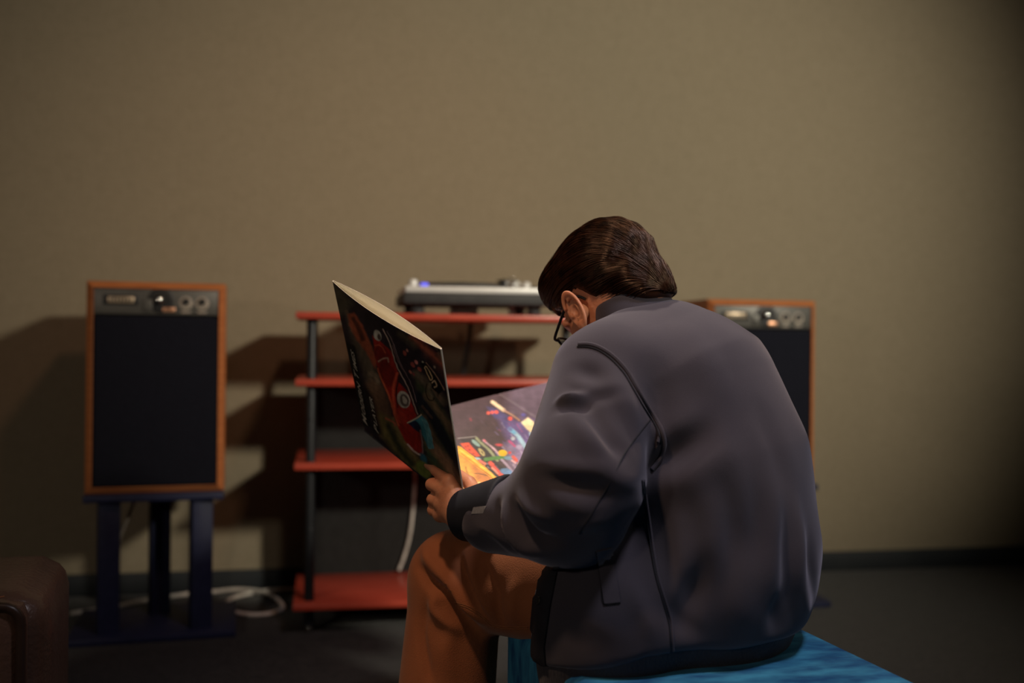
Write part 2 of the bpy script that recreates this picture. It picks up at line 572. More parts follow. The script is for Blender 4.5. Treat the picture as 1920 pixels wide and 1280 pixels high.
structure(add('ceiling', box(((XL+XR)/2, (WALL_Y+YB)/2, ZC+0.04), (XR-XL+0.2, WALL_Y-YB+0.2, 0.08)), M_dark_wall, smooth=False))
structure(add('baseboard_far', box(((XL+XR)/2, WALL_Y-0.005, 0.036), (XR-XL, 0.012, 0.072), bev=0.003), M_base), 'dark vinyl baseboard')

# ------------------------------------------------------------------ loudspeakers and stands
SW, SH, SD = 0.374, 0.597, 0.275
def speaker(x, y, z0, label, toe=0.0):
    """x = middle of the front, y = front plane, z0 = underside"""
    t = thing('loudspeaker', (x, y+SD/2, z0), label, 'loudspeaker', 'pair of loudspeakers')
    th = 0.019
    # cabinet shell: four boards whose front edges are bevelled outwards, and a back
    zt = z0+SH
    xl, xr, yb = x-SW/2, x+SW/2, y+SD
    def prism(quads_front, quads_back):
        v = list(quads_front)+list(quads_back)
        return np.array(v), [[3, 2, 1, 0], [4, 5, 6, 7], [0, 1, 5, 4], [1, 2, 6, 5], [2, 3, 7, 6], [3, 0, 4, 7]]
    ch = 0.018                                            # chamfer depth of the front edge
    def frame_board(name, o0, o1, i1, i0, m):
        # outer edge o0-o1, inner edge i0-i1 in (x, z); the outer edge lies ch further back
        fr = [(o0[0], y+ch, o0[1]), (o1[0], y+ch, o1[1]), (i1[0], y, i1[1]), (i0[0], y, i0[1])]
        bk = [(o0[0], yb, o0[1]), (o1[0], yb, o1[1]), (i1[0], yb, i1[1]), (i0[0], yb, i0[1])]
        v, f = prism(fr, bk)
        bm = bmesh.new()
        vs = [bm.verts.new(q) for q in v]
        for q in f:
            bm.faces.new([vs[i] for i in q])
        bmesh.ops.recalc_face_normals(bm, faces=bm.faces)
        bmesh.ops.bevel(bm, geom=list(bm.edges), offset=0.0015, segments=1, affect='EDGES')
        return add(name, bm_out(bm), m, t, smooth=False)
    frame_board('top_board', (xl, zt), (xr, zt), (xr-th, zt-th), (xl+th, zt-th), M_walnut)
    frame_board('bottom_board', (xr, z0), (xl, z0), (xl+th, z0+th), (xr-th, z0+th), M_walnut)
    frame_board('side_board', (xl, z0), (xl, zt), (xl+th, zt-th), (xl+th, z0+th), M_walnut)
    frame_board('side_board', (xr, zt), (xr, z0), (xr-th, z0+th), (xr-th, zt-th), M_walnut)
    add('back_panel', box((x, yb-0.010, z0+SH/2), (SW-2*th, 0.012, SH-2*th)), M_walnut, t, smooth=False)
    iw = SW-2*th
    add('baffle', box((x, y+0.030, z0+SH/2), (iw, 0.02, SH-2*th)), M_black, t, smooth=False)
    ph = 0.074
    pz = zt-th-ph/2
    cp = add('control_panel', box((x, y+0.014, pz), (iw-0.002, 0.016, ph-0.002), bev=0.002), M_panel, t)
    fy = y+0.006
    # badge: dark rounded recess with a light plate
    bx = x-iw*0.285
    add('badge_surround', box((bx, fy, pz+0.004), (0.094, 0.005, 0.029), bev=0.0024), M_black, cp)
    bd = add('badge', box((bx, fy-0.003, pz+0.004), (0.070, 0.005, 0.018), bev=0.0015), M_badge, cp)
    for k in range(7):
        add('badge_letter', box((bx-0.027+k*0.009, fy-0.0055, pz+0.004), (0.0045, 0.002, 0.009+0.002*(k % 2))), M_panel, cp, smooth=False)
    # centre horn tweeter dome with its foil fins
    cx_ = x+0.006
    add('tweeter_well', lathe((cx_+0.004, fy+0.004, pz+0.004), [(0.036, 0.0), (0.036, 0.005), (0.031, 0.007), (0.018, 0.0055), (0.004, 0.005)], 'Y', 28), M_black, cp)
    dome = [(0.0005, 0.024), (0.006, 0.0232), (0.010, 0.0205), (0.0125, 0.016), (0.0135, 0.010), (0.0125, 0.004)][::-1]
    add('tweeter_dome', lathe((cx_, fy, pz+0.006), dome, 'Y', 20), M_chrome, cp)
    add('foil_fin', box((cx_-0.030, fy-0.003, pz-0.010), (0.024, 0.006, 0.034), bev=0.002), M_panel, cp)
    add('foil_fin', box((cx_+0.026, fy-0.003, pz-0.022), (0.034, 0.006, 0.014), bev=0.002), M_copper, cp)
    for k, kx in enumerate((0.078, 0.122)):
        kx = x+kx
        ks = add('level_dial', lathe((kx, fy+0.002, pz-0.002), [(0.019, 0.0), (0.019, 0.003), (0.0175, 0.004), (0.004, 0.004)], 'Y', 24), M_dial, cp)
        add('level_knob', lathe((kx, fy, pz+0.002), [(0.0095, 0.0), (0.0095, 0.008), (0.0080, 0.010), (0.001, 0.010)], 'Y', 18), M_black, cp)
        for q in range(5):
            a = math.pi*(1.15+0.175*q)
            add('dial_mark', box((kx+0.0145*math.cos(a), fy-0.0025, pz-0.002+0.0145*math.sin(a)), (0.0035, 0.002, 0.0035)), M_letter, cp, smooth=False)
        add('dial_scale', box((kx, fy-0.001, pz-0.028), (0.026, 0.004, 0.007), bev=0.001), M_dial, cp)
    gz0, gz1 = z0+th+0.002, pz-ph/2-0.004
    add('grille', box((x, y+0.010, (gz0+gz1)/2), (iw-0.006, 0.022, gz1-gz0), bev=0.006, seg=3), M_grille, t)
    t.rotation_euler.z = toe
    return t

def stand(x, y, label, toe=0.0, H=0.41):
    t = thing('speaker_stand', (x, y+0.13, 0), label, 'speaker stand', 'pair of speaker stands')
    add('base_plate', box((x, y+0.125, 0.010), (0.45, 0.33, 0.020), bev=0.003), M_blue_metal, t)
    add('top_plate', box((x, y+0.125, H-0.010), (0.375, 0.285, 0.020), bev=0.003), M_blue_metal, t)
    for px_, py_ in ((x-0.125, y+0.035), (x+0.125, y+0.035), (x+0.0, y+0.215)):
        add('post', box((px_, py_, H/2), (0.058, 0.058, H-0.036), rz=math.radians(12), bev=0.004), M_blue_metal, t)
    t.rotation_euler.z = toe
    return H

LSX, LSY = -0.487, 2.950
RSX, RSY = 1.388, 3.020
TOE = math.radians(5)
h = stand(LSX, LSY, 'navy three-post speaker stand beside the leather seat', TOE)
speaker(LSX, LSY, h+0.0005, 'walnut-edged loudspeaker with navy grille on stand left of the red shelf rack', TOE)
h = stand(RSX, RSY, 'navy speaker stand behind the seated person', 0.0, 0.396)
speaker(RSX, RSY, h+0.0005, 'walnut-edged loudspeaker standing behind the shoulder of the seated person')

# ------------------------------------------------------------------ red shelf rack
RX0 = -0.090
RY0, RD, RW = 2.905, 0.385, 0.92
rack = thing('shelf_rack', (RX0+RW/2, RY0+RD/2, 0), 'red four-shelf audio rack with dark metal tube posts', 'shelf')
SHZ = [0.093, 0.495, 0.736, 0.929]         # upper faces of the boards
for z in SHZ:
    add('shelf_board', box((RX0+RW/2, RY0+RD/2, z-0.010), (RW, RD, 0.020), bev=0.004), M_red, rack)
for ix in (0.045, RW-0.045):
    for iy in (0.045, RD-0.045):
        cx_, cy_ = RX0+ix, RY0+iy
        zs = [0.022]+SHZ
        post = add('post', lathe((cx_, cy_, 0), [(0.0145, 0.020), (0.0145, 0.91), (0.0135, 0.9125)], 'Z', 16), M_post, rack)
        for z in (0.30, 0.62):
            add('joint_ring', lathe((cx_, cy_, z), [(0.0155, -0.003), (0.0162, -0.001), (0.0162, 0.001), (0.0155, 0.003)], 'Z', 16), M_post, post)
        add('spike_foot', lathe((cx_, cy_, 0), [(0.004, 0.0), (0.0095, 0.004), (0.0095, 0.016), (0.006, 0.022)], 'Z', 14), M_chrome, post)
add('back_board', box((RX0+RW/2, RY0+RD-0.012, (SHZ[0]+SHZ[2]-0.02)/2), (RW-0.05, 0.012, SHZ[2]-0.02-SHZ[0])), M_backboard, rack, smooth=False)

# ------------------------------------------------------------------ turntable on the rack
TX0, TY0, TW, TD = 0.218, 2.925, 0.445, 0.345
tz = SHZ[3]
tt = thing('turntable', (TX0+TW/2, TY0+TD/2, tz), 'silver-topped turntable on the top red shelf', 'turntable')
for ix in (0.045, TW-0.045):
    for iy in (0.05, TD-0.05):
        add('foot', lathe((TX0+ix, TY0+iy, tz), [(0.020, 0.0), (0.022, 0.004), (0.022, 0.014), (0.018, 0.018), (0.022, 0.021), (0.022, 0.030)], 'Z', 18), M_dgrey, tt)
add('base', box((TX0+TW/2, TY0+TD/2, tz+0.046), (TW, TD, 0.034), bev=0.006), M_dgrey, tt)
plate_z = tz+0.063
add('faceplate', box((TX0+TW/2+0.002, TY0+TD/2-0.001, plate_z+0.009), (TW-0.006, TD+0.002, 0.020), bev=0.005), M_silver, tt)
pz = plate_z+0.019
pcx, pcy = TX0+0.195, TY0+0.175
pl = add('platter', lathe((pcx, pcy, pz), [(0.150, 0), (0.166, 0.001), (0.166, 0.010), (0.160, 0.012), (0.01, 0.012)], 'Z', 48), M_dgrey, tt)
add('spindle', lathe((pcx, pcy, pz+0.012), [(0.0036, 0), (0.0036, 0.012), (0.001, 0.014)], 'Z', 12), M_chrome, pl)
sl = add('strobe_tower', lathe((TX0+0.030, TY0+0.032, pz), [(0.013, 0), (0.013, 0.014), (0.011, 0.019), (0.004, 0.021)], 'Z', 18), M_silver, tt)
add('strobe_lamp', box((TX0+0.064, TY0+0.034, pz+0.005), (0.022, 0.014, 0.010), bev=0.003), M_bluelamp, tt)
tb = add('tonearm_base', lathe((TX0+0.375, TY0+0.245, pz), [(0.032, 0), (0.032, 0.012), (0.024, 0.016), (0.020, 0.028), (0.012, 0.034)], 'Z', 22), M_silver, tt)
arm = spline([(TX0+0.375, TY0+0.27, pz+0.034), (TX0+0.375, TY0+0.2, pz+0.034), (TX0+0.36, TY0+0.13, pz+0.031), (TX0+0.325, TY0+0.085, pz+0.028), (TX0+0.305, TY0+0.055, pz+0.025)], 8)
ta = add('tonearm', tube(arm, 0.0045, 10), M_chrome, tt)
add('counterweight', lathe((TX0+0.375, TY0+0.315, pz+0.034), [(0.006, -0.02), (0.015, -0.018), (0.015, 0.018), (0.006, 0.02)], 'Y', 20), M_chrome, ta)
add('headshell', box((TX0+0.300, TY0+0.040, pz+0.022), (0.018, 0.034, 0.006), rz=0.5, bev=0.002), M_black, ta)
add('cartridge', box((TX0+0.300, TY0+0.035, pz+0.015), (0.014, 0.02, 0.010), rz=0.5, bev=0.002), M_black, ta)
add('pitch_fader', box((TX0+0.40, TY0+0.075, pz+0.003), (0.022, 0.10, 0.005), bev=0.001), M_black, tt)
add('start_button', box((TX0+0.030, TY0+0.075, pz+0.002), (0.026, 0.020, 0.004), bev=0.001), M_silver, tt)
add('arm_lift_post', lathe((TX0+0.338, TY0+0.20, pz), [(0.008, 0), (0.008, 0.03), (0.006, 0.033)], 'Z', 14), M_silver, tt)
add('arm_weight_dial', lathe((TX0+0.405, TY0+0.195, pz), [(0.013, 0), (0.013, 0.024), (0.010, 0.028)], 'Z', 18), M_silver, tt)
rec = thing('vinyl_record', (pcx, pcy, pz+0.0125), 'black vinyl record with orange label on the turntable platter', 'record')
add('disc', lathe((pcx, pcy, pz+0.0125), [(0.148, 0), (0.151, 0.0008), (0.151, 0.0018), (0.052, 0.0018), (0.05, 0.0014), (0.004, 0.0014)], 'Z', 56), M_vinyl, rec)
add('record_label', lathe((pcx, pcy, pz+0.0135), [(0.050, 0.0002), (0.050, 0.0012), (0.004, 0.0012)], 'Z', 36), M_orange, rec)
# two small pale plugs under the turntable
tag(add('power_adapter', box((TX0+0.205, TY0+0.20, tz+0.0145), (0.085, 0.05, 0.028), bev=0.006), M_white_cable), 'pale small adapter block under the turntable', 'adapter')
tag(add('cable_plug', lathe((TX0+0.345, TY0+0.12, tz), [(0.011, 0.0), (0.011, 0.022), (0.008, 0.029)], 'Z', 14), M_white_cable), 'pale round plug standing under the turntable', 'plug')

# ------------------------------------------------------------------ cables
def floor_pt(px, py, z=0.006):
    d = ray(px, py)
    k = (z-CAMH)/d[2]
    return d*k+np.array([0, 0, CAMH])
def shelfpt(px, py, wy):
    """point of the vertical plane at world depth wy (parallel to the wall)"""
    d = W(ray(px, py))
    k = wy/d[1]
    return d*k+np.array([0, 0, CAMH])
fl = [(132, 1150), (215, 1137), (262, 1127), (345, 1114), (395, 1109), (440, 1109), (490, 1115), (522, 1128), (530, 1140), (505, 1150), (470, 1152), (436, 1146), (424, 1134), (436, 1121), (470, 1112), (510, 1106), (550, 1104), (620, 1100)]
pts = np.array([W(floor_pt(a, b)) for a, b in fl])
loop = spline(pts, 8)
loop[:, 2] = 0.006
for i in range(len(loop)):
    if 34 < i < 60:
        loop[i, 2] = 0.006+0.011*math.sin(math.pi*(i-34)/26)
tag(add('floor_cable', tube(loop, 0.0062, 10), M_white_cable), 'white cable looped on the carpet between stand and rack', 'cable')
wc = [shelfpt(a, b, RY0+RD-0.03) for a, b in ((776, 862), (778, 900), (775, 950), (768, 1005), (757, 1045), (748, 1068))]
wc[-1][2] = max(wc[-1][2], SHZ[0]+0.006)
wc[0][2] = min(wc[0][2], SHZ[1]-0.024)
tag(add('shelf_cable', tube(spline(wc, 6), 0.0052, 8), M_white_cable), 'white cable hanging from the third shelf to the bottom board', 'cable')
bc = [shelfpt(a, b, RY0+RD+0.030) for a, b in ((884, 560), (883, 600), (879, 640), (872, 680), (866, 715), (862, 760), (860, 820))]
tag(add('rear_cable', tube(spline(bc, 6), 0.0085, 8), M_black), 'thick black cable hanging behind the top shelf', 'cable')
gc = [shelfpt(a, b, LSY+0.13) for a, b in ((252, 938), (246, 955), (236, 980), (226, 1005), (219, 1035))]
gc = np.vstack([gc, [[gc[-1][0]-0.02, gc[-1][1]+0.03, 0.05], [gc[-1][0]-0.03, gc[-1][1]+0.08, 0.0045]]])
tag(add('speaker_cable', tube(spline(gc, 6), 0.0045, 8), M_dial), 'thin grey cable dropping behind the left post of the navy stand', 'cable')

# ------------------------------------------------------------------ leather seat at the left edge
def oriented(c, s, ang, bev, seg):
    """box in camera-aligned space turned by ang, then brought to world"""
    v, f = box((0, 0, 0), s, ang, bev, seg)
    return W(v+np.array(c)), f
LA = math.radians(18)
nr = at(18, 1136, 1.50); 
ax_u = np.array([math.cos(LA), math.sin(LA), 0]); ax_v = np.array([-math.sin(LA), math.cos(LA), 0])
sw, sd, sh = 0.70, 0.34, nr[2]+0.02
corner = np.array([nr[0], nr[1], 0])+ax_u*0.055-ax_v*0.02
cen = corner-ax_u*sw/2+ax_v*sd/2
seat = thing('leather_ottoman', W(np.array([cen[0], cen[1], 0])), 'brown leather upholstered seat block with dark piping beside the navy speaker stand', 'ottoman')
def cushion(cn, s, ang, bev, puff):
    bm = bmesh.new()
    bmesh.ops.create_cube(bm, size=1.0)
    bmesh.ops.subdivide_edges(bm, edges=list(bm.edges), cuts=15, use_grid_fill=True)
    v = np.array([x.co[:] for x in bm.verts]); f = [[x.index for x in p.verts] for p in bm.faces]
    bm.verts.index_update(); bm.free()
    s = np.asarray(s); q = v*s
    inner = s/2-bev
    c0 = np.clip(q, -inner, inner)
    dd = q-c0
    L = np.linalg.norm(dd, axis=1)
    q = np.where(L[:, None] > 1e-9, c0+dd/np.maximum(L, 1e-9)[:, None]*bev, q)
    w = (1-(2*v[:, 0])**2)*(1-(2*v[:, 2])**2)
    q[:, 1] += np.sign(v[:, 1])*puff*np.clip(w, 0, 1)**0.5
    q[:, 1] += 0.004*np.sin(q[:, 2]*38+q[:, 0]*9)*(np.abs(v[:, 1]) > 0.4)*np.clip(w*3, 0, 1)
    c, s_ = math.cos(ang), math.sin(ang)
    q = np.stack([q[:, 0]*c-q[:, 1]*s_, q[:, 0]*s_+q[:, 1]*c, q[:, 2]], 1)
    return W(q+np.asarray(cn)), f
add('body', cushion((cen[0], cen[1], sh/2+0.02), (sw, sd, sh-0.04), LA, 0.055, 0.006), M_leather, seat)
fc = cen-ax_v*(sd/2-0.01)+ax_u*0.022
add('front_cushion', cushion((fc[0], fc[1], sh/2+0.022), (sw-0.10, 0.06, sh-0.06), LA, 0.024, 0.010), M_leather, seat)
xs0, xs1, z0_, z1_ = -(sw-0.10)/2+0.006, (sw-0.10)/2-0.006, 0.045, sh-0.012
loop2 = []
for a, b, c_, s0 in ((xs1, z1_, 0, 1), (xs0, z1_, 90, 1), (xs0, z0_, 180, 1), (xs1, z0_, 270, 1)):
    for k in range(6):
        an = math.radians(c_+k*18)
        r_ = 0.028
        ccx = a-math.copysign(r_, a); ccz = b-(r_ if b > 0.2 else -r_)
        loop2.append(fc+ax_u*(ccx+r_*math.cos(an))-ax_v*0.026+np.array([0, 0, ccz+r_*math.sin(an)]))
add('piping', tube(W(np.array(loop2)), 0.0075, 10, closed=True), M_piping, seat)
for k in range(26):
    q = fc+ax_u*(xs1-0.03-0.012*k)-ax_v*0.018+np.array([0, 0, z1_+0.013])
    add('stitch', tube([W(q), W(q+np.array([0.006, 0.002, 0.0008]))], 0.0011, 5), M_stitch, seat)
for a in (-1, 1):
    for b in (-1, 1):
        q = cen+ax_u*a*(sw/2-0.07)+ax_v*b*(sd/2-0.07)
        add('leg', lathe(tuple(W(q)), [(0.018, 0.0), (0.024, 0.055)], 'Z', 14), M_black, seat)

# ------------------------------------------------------------------ blue velvet bench
BT = 0.372
b_r = np.array([0.522, 1.63, 0.0]); e = nrm((0.305, -0.952, 0)); wdir = nrm((-0.952, -0.305, 0))
far_r = b_r-e*0.26
BWid, BLen = 0.475, 1.05
bc_ = far_r+wdir*BWid/2+e*BLen/2
bang = math.atan2(-wdir[1], -wdir[0])
bench = thing('velvet_bench', W(np.array([bc_[0], bc_[1], 0])), 'low blue crushed velvet bench under the seated person', 'bench')
def bench_top():
    bm = bmesh.new()
    bmesh.ops.create_cube(bm, size=1.0)
    bmesh.ops.subdivide_edges(bm, edges=list(bm.edges), cuts=29, use_grid_fill=True)
    v = np.array([x.co[:] for x in bm.verts]); f = [[x.index for x in p.verts] for p in bm.faces]
    bm.free()
    s = np.array([BWid, BLen, 0.20]); q = v*s
    inner = s/2-0.022
    c0 = np.clip(q, -inner, inner); dd = q-c0; L = np.linalg.norm(dd, axis=1)
    q = np.where(L[:, None] > 1e-9, c0+dd/np.maximum(L, 1e-9)[:, None]*0.022, q)
    c, s_ = math.cos(bang), math.sin(bang)
    q = np.stack([q[:, 0]*c-q[:, 1]*s_, q[:, 0]*s_+q[:, 1]*c, q[:, 2]], 1)
    return W(q+np.array([bc_[0], bc_[1], BT-0.10])), f
add('seat_pad', bench_top(), M_velvet, bench)
v, f = box((0, 0, 0), (BWid-0.02, BLen-0.02, BT-0.20-0.03), bang, 0.01, 2)
add('base', (W(v+np.array([bc_[0], bc_[1], (BT-0.20-0.03)/2+0.032])), f), M_velvet, bench)
for a in (-1, 1):
    for b in (-1, 1):
        q = bc_+wdir*a*(BWid/2-0.05)+e*b*(BLen/2-0.05)
        add('foot', lathe(tuple(W(np.array([q[0], q[1], 0]))), [(0.018, 0.0), (0.022, 0.034)], 'Z', 14), M_black, bench)

# ------------------------------------------------------------------ the reader
FD = nrm((-0.84, 0.545, 0))                 # where the chest faces
LT = np.array([-0.545, -0.84, 0])           # towards the left shoulder
UP = np.array([0, 0, 1.0])
person = thing('person', W(np.array([0.30, 1.62, 0.0])), 'seated person in slate jacket and rust trousers reading an open record sleeve', 'person')

# joints (camera-aligned metres)
sh_l, el_l = np.array([0.150, 1.570, 0.805]), np.array([0.098, 1.445, 0.613])
wr_l = at(868, 966, 1.588)
sh_r, el_r = np.array([0.335, 1.845, 0.790]), np.array([0.360, 2.040, 0.575])
wr_r = np.array([0.225, 2.105, 0.715])
hip_l, hip_r = np.array([0.255, 1.565, 0.455]), np.array([0.395, 1.705, 0.455])
kn_l, kn_r = np.array([-0.093, 1.752, 0.432]), np.array([0.130, 2.015, 0.435])
an_l, an_r = np.array([-0.118, 1.715, 0.075]), np.array([0.120, 2.02, 0.075])

# head frame
dh = nrm((-0.788, 0.616, 0)); ph = math.radians(50)
G = math.cos(ph)*dh - math.sin(ph)*UP       # gaze
U = math.sin(ph)*dh + math.cos(ph)*UP       # towards the crown
L = np.array([-0.616, -0.788, 0.0])         # towards the left ear
HC = np.array([0.166, 1.72, 0.936])
HR = np.stack([L, G, U])                    # rows: local axes
def hl(x, y, z):
    return HC + L*x + G*y + U*z
def to_head(p):
    return (p-HC)@HR.T

def head_sdf(p):
    q = to_head(p)
    x = np.abs(q[:, 0])
    m = np.stack([x, q[:, 1], q[:, 2]], 1)
    d = ell(q, (0, -0.008, 0.022), (0.074, 0.094, 0.083))
    d = smin(d, ell(q, (0, 0.034, -0.050), (0.058, 0.060, 0.066)), 0.035)           # face and jaw
    d = smin(d, ell(q, (0, 0.078, -0.098), (0.024, 0.020, 0.018)), 0.025)           # chin
    d = smin(d, ell(m, (0.042, 0.066, -0.030), (0.022, 0.022, 0.022)), 0.02)        # cheekbone
    d = smin(d, rc(q, (0, 0.088, 0.000), (0, 0.112, -0.040), 0.007, 0.011), 0.012)  # nose
    d = smin(d, ell(m, (0.012, 0.102, -0.042), (0.010, 0.010, 0.008)), 0.006)
    d = smin(d, rc(m, (0.012, 0.090, 0.008), (0.046, 0.078, 0.008), 0.008, 0.007), 0.012)  # brow
    d = smax(d, -ell(m, (0.031, 0.099, -0.012), (0.017, 0.014, 0.010)), 0.012)      # eye socket
    d = smin(d, ell(m, (0.031, 0.079, -0.012), (0.012, 0.012, 0.012)), 0.003)       # eyeball and lid
    d = smin(d, ell(q, (0, 0.094, -0.066), (0.022, 0.009, 0.005)), 0.005)           # upper lip
    d = smin(d, ell(q, (0, 0.092, -0.076), (0.019, 0.010, 0.006)), 0.004)           # lower lip
    return d

EC = (0.081, 0.031, -0.013)
def ear_sdf(p):
    q = to_head(p)
    x = np.abs(q[:, 0])-EC[0]
    y, z = q[:, 1]-EC[1], q[:, 2]-EC[2]
    a = math.radians(-14)                                  # the top leans backwards
    y, z = y*math.cos(a)-z*math.sin(a), y*math.sin(a)+z*math.cos(a)
    out = x+y*0.20                                         # the rear stands off the head a little
    rr = np.sqrt((y/0.0178)**2+(z/0.0335)**2)
    bowl = np.abs(out-0.001-0.006*np.clip(rr, 0, 1.2)**2)-0.0022
    d = smax(bowl, (rr-1.0)*0.019, 0.003)
    ring = np.sqrt(((rr-0.94)*0.0205)**2+(out-0.0095)**2)-0.0034
    ring = np.where((y > 0.004) & (z < 0.010), ring+0.006*np.clip((0.010-z)/0.006, 0, 1), ring)
    d = smin(d, ring, 0.002)
    r2 = np.sqrt(((y+0.002)/0.0115)**2+((z-0.002)/0.021)**2)
    anti = np.sqrt(((r2-1)*0.013)**2+(out-0.0075)**2)-0.0024
    anti = np.where(y > 0.004, anti+0.01, anti)
    d = smin(d, anti, 0.002)
    d = smin(d, np.sqrt((y-0.0115)**2+((z+0.005)*0.8)**2+(out-0.006)**2)-0.0048, 0.003)      # tragus
    d = smin(d, np.sqrt((y-0.004)**2+((z+0.030)*0.8)**2+(out-0.0065)**2)-0.0078, 0.004)      # lobe
    hole = np.sqrt((y-0.003)**2+((z+0.003)*0.8)**2+(out-0.004)**2)-0.0060                  # ear canal
    d = smax(d, -hole, 0.003)
    d = smin(d, rc(np.stack([out, y, z], 1), (-0.012, 0.004, -0.002), (-0.001, 0.0, 0.0), 0.016, 0.0115), 0.004)
    d = smax(d, -(np.sqrt((y-0.0015)**2+((z-0.001)*0.62)**2+((out-0.0115)*0.8)**2)-0.0078), 0.0025)
    return d

# fingers: chains of joints with radii
def seen(px, py, z):
    return at(px, py, z)
mcp = [seen(845, 903, 1.618), seen(835, 922, 1.622), seen(828, 944, 1.628), seen(826, 965, 1.638)]
FING = [
    ([mcp[0], seen(818, 881, 1.660), seen(806, 871, 1.688), seen(798, 866, 1.703)], [0.0108, 0.0094, 0.0084, 0.0074]),
    ([mcp[1], seen(809, 908, 1.652), seen(817, 916, 1.690), seen(834, 924, 1.712)], [0.0112, 0.0098, 0.0086, 0.0076]),
    ([mcp[2], seen(811, 936, 1.650), seen(818, 940, 1.686), seen(838, 945, 1.710)], [0.0108, 0.0094, 0.0084, 0.0074]),
    ([mcp[3], seen(811, 956, 1.655), seen(817, 961, 1.682), seen(834, 964, 1.700)], [0.0098, 0.0086, 0.0076, 0.0068]),
]
THUMB = ([seen(884, 952, 1.592), seen(893, 926, 1.628), seen(880, 905, 1.660), seen(862, 890, 1.690)], [0.0165, 0.0130, 0.0108, 0.0090])

def hand_sdf(p):
    d = None
    for m, r in zip(mcp, (0.0125, 0.0128, 0.0122, 0.0110)):
        e_ = rc(p, wr_l+(m-wr_l)*0.10, m, 0.0185, r)
        d = e_ if d is None else smin(d, e_, 0.014)
    d = smin(d, rc(p, wr_l, THUMB[0][1], 0.019, 0.0135), 0.014)
    for m in mcp:                                              # knuckles
        d = smin(d, np.linalg.norm(p-(m+np.array([-0.002, -0.004, 0.001])), axis=1)-0.0098, 0.006)
    for pts, rs in FING:
        e_ = chain(p, pts, rs, 0.004)
        d = smin(d, e_, 0.006)
    e_ = chain(p, THUMB[0], THUMB[1], 0.005)
    return smin(d, e_, 0.010)

# right hand on the far edge of the lower panel: mirrored grip, simple but with five fingers
def right_hand_parts():
    w = wr_r
    fwd = nrm((-0.95, -0.15, 0.05)); side = nrm(np.cross(fwd, UP)); dn = np.cross(side, fwd)
    parts = []
    for k, (o, ln) in enumerate(((-0.030, 0.070), (-0.010, 0.078), (0.010, 0.073), (0.028, 0.058))):
        m = w+fwd*0.085+side*o
        parts.append(([m, m+fwd*ln*0.5-dn*-0.004, m+fwd*ln*0.8-dn*0.016, m+fwd*ln*0.86-dn*0.034], [0.0105, 0.0092, 0.0082, 0.0074], m))
    th = [w+fwd*0.02+side*-0.018, w+fwd*0.055+side*-0.046, w+fwd*0.085+side*-0.052+dn*0.006, w+fwd*0.105+side*-0.046+dn*0.008]
    return parts, th
RH, RTH = right_hand_parts()

def near(p, c, r):
    return np.linalg.norm(p-np.asarray(c), axis=1) < r

def body_sdf(p):
    d = rc(p, hip_l*0.5+hip_r*0.5, (0.335, 1.62, 0.62), 0.115, 0.105)
    d = smin(d, rc(p, (0.335, 1.62, 0.62), (0.255, 1.69, 0.80), 0.105, 0.09), 0.05)
    d = smin(d, rc(p, sh_l, sh_r, 0.052, 0.052), 0.05)
    d = smin(d, rc(p, (0.235, 1.685, 0.830), hl(0, -0.022, -0.055), 0.060, 0.054), 0.03)   # neck
    for a, b, c in ((sh_l, el_l, wr_l), (sh_r, el_r, wr_r)):
        d = smin(d, rc(p, a, b, 0.050, 0.040), 0.03)
        d = smin(d, rc(p, b, c, 0.040, 0.0235), 0.02)
    for a, b, c in ((hip_l, kn_l, an_l), (hip_r, kn_r, an_r)):
        d = smin(d, rc(p, a, b, 0.080, 0.055), 0.03)
        d = smin(d, rc(p, b, c, 0.052, 0.036), 0.02)
        d = smin(d, rc(p, c-np.array([0, 0, 0.035]), c+FD*0.15-np.array([0, 0, 0.05]), 0.036, 0.024), 0.02)
    i = near(p, HC, 0.24)
    if i.any():
        q = p[i]
        dd = smin(d[i], head_sdf(q), 0.028)
        d[i] = dd
    i = near(p, (wr_l+mcp[1])/2, 0.17)
    if i.any():
        d[i] = smin(d[i], hand_sdf(p[i]), 0.012)
    i = near(p, wr_r, 0.26)
    if i.any():
        q = p[i]; dd = d[i]
        for pts, rs, m in RH:
            dd = smin(dd, rc(q, wr_r, m, 0.018, 0.012), 0.012)
            dd = smin(dd, chain(q, pts, rs, 0.004), 0.006)
        dd = smin(dd, chain(q, RTH, [0.016, 0.0125, 0.0105, 0.0088], 0.005), 0.010)
        d[i] = dd
    return d

v, f = surf(body_sdf, (-0.34, 1.36, 0.0), (0.56, 2.26, 1.10), 0.0030)
el_, er_ = hl(0.088, EC[1], EC[2]), hl(-0.088, EC[1], EC[2])
e1 = surf(ear_sdf, el_-0.048, el_+0.048, 0.0013)
e2 = surf(ear_sdf, er_-0.048, er_+0.048, 0.0020)
v, f = join((v, f), e1, e2)
body = add('body', (W(v), f), M_skin, person, sharp=False)
body['label'] = 'warm-toned skin of head, neck and hands'

# nails of the left index finger and thumb
def nail(tip, prev, outward, r, name='nail'):
    t = nrm(tip-prev); n = nrm(outward-t*(outward@t)); s = np.cross(t, n)
    top, bot = [], []
    for j in range(5):
        for i in range(5):
            a, b = (i-2)/2, (j-2)/2
            c = tip+t*(b*0.0055-0.001)+s*(a*0.0046)+n*(r+0.0004-0.0022*a*a-0.001*max(b, 0)**2)
            top.append(c); bot.append(c-n*0.0012)
    v_, f_ = slab(np.array(top), np.array(bot), 4, 4)
    return add(name, (W(v_), f_), M_nail, body)
nail(FING[0][0][3], FING[0][0][2], np.array([-0.35, -0.75, 0.55]), FING[0][1][3])

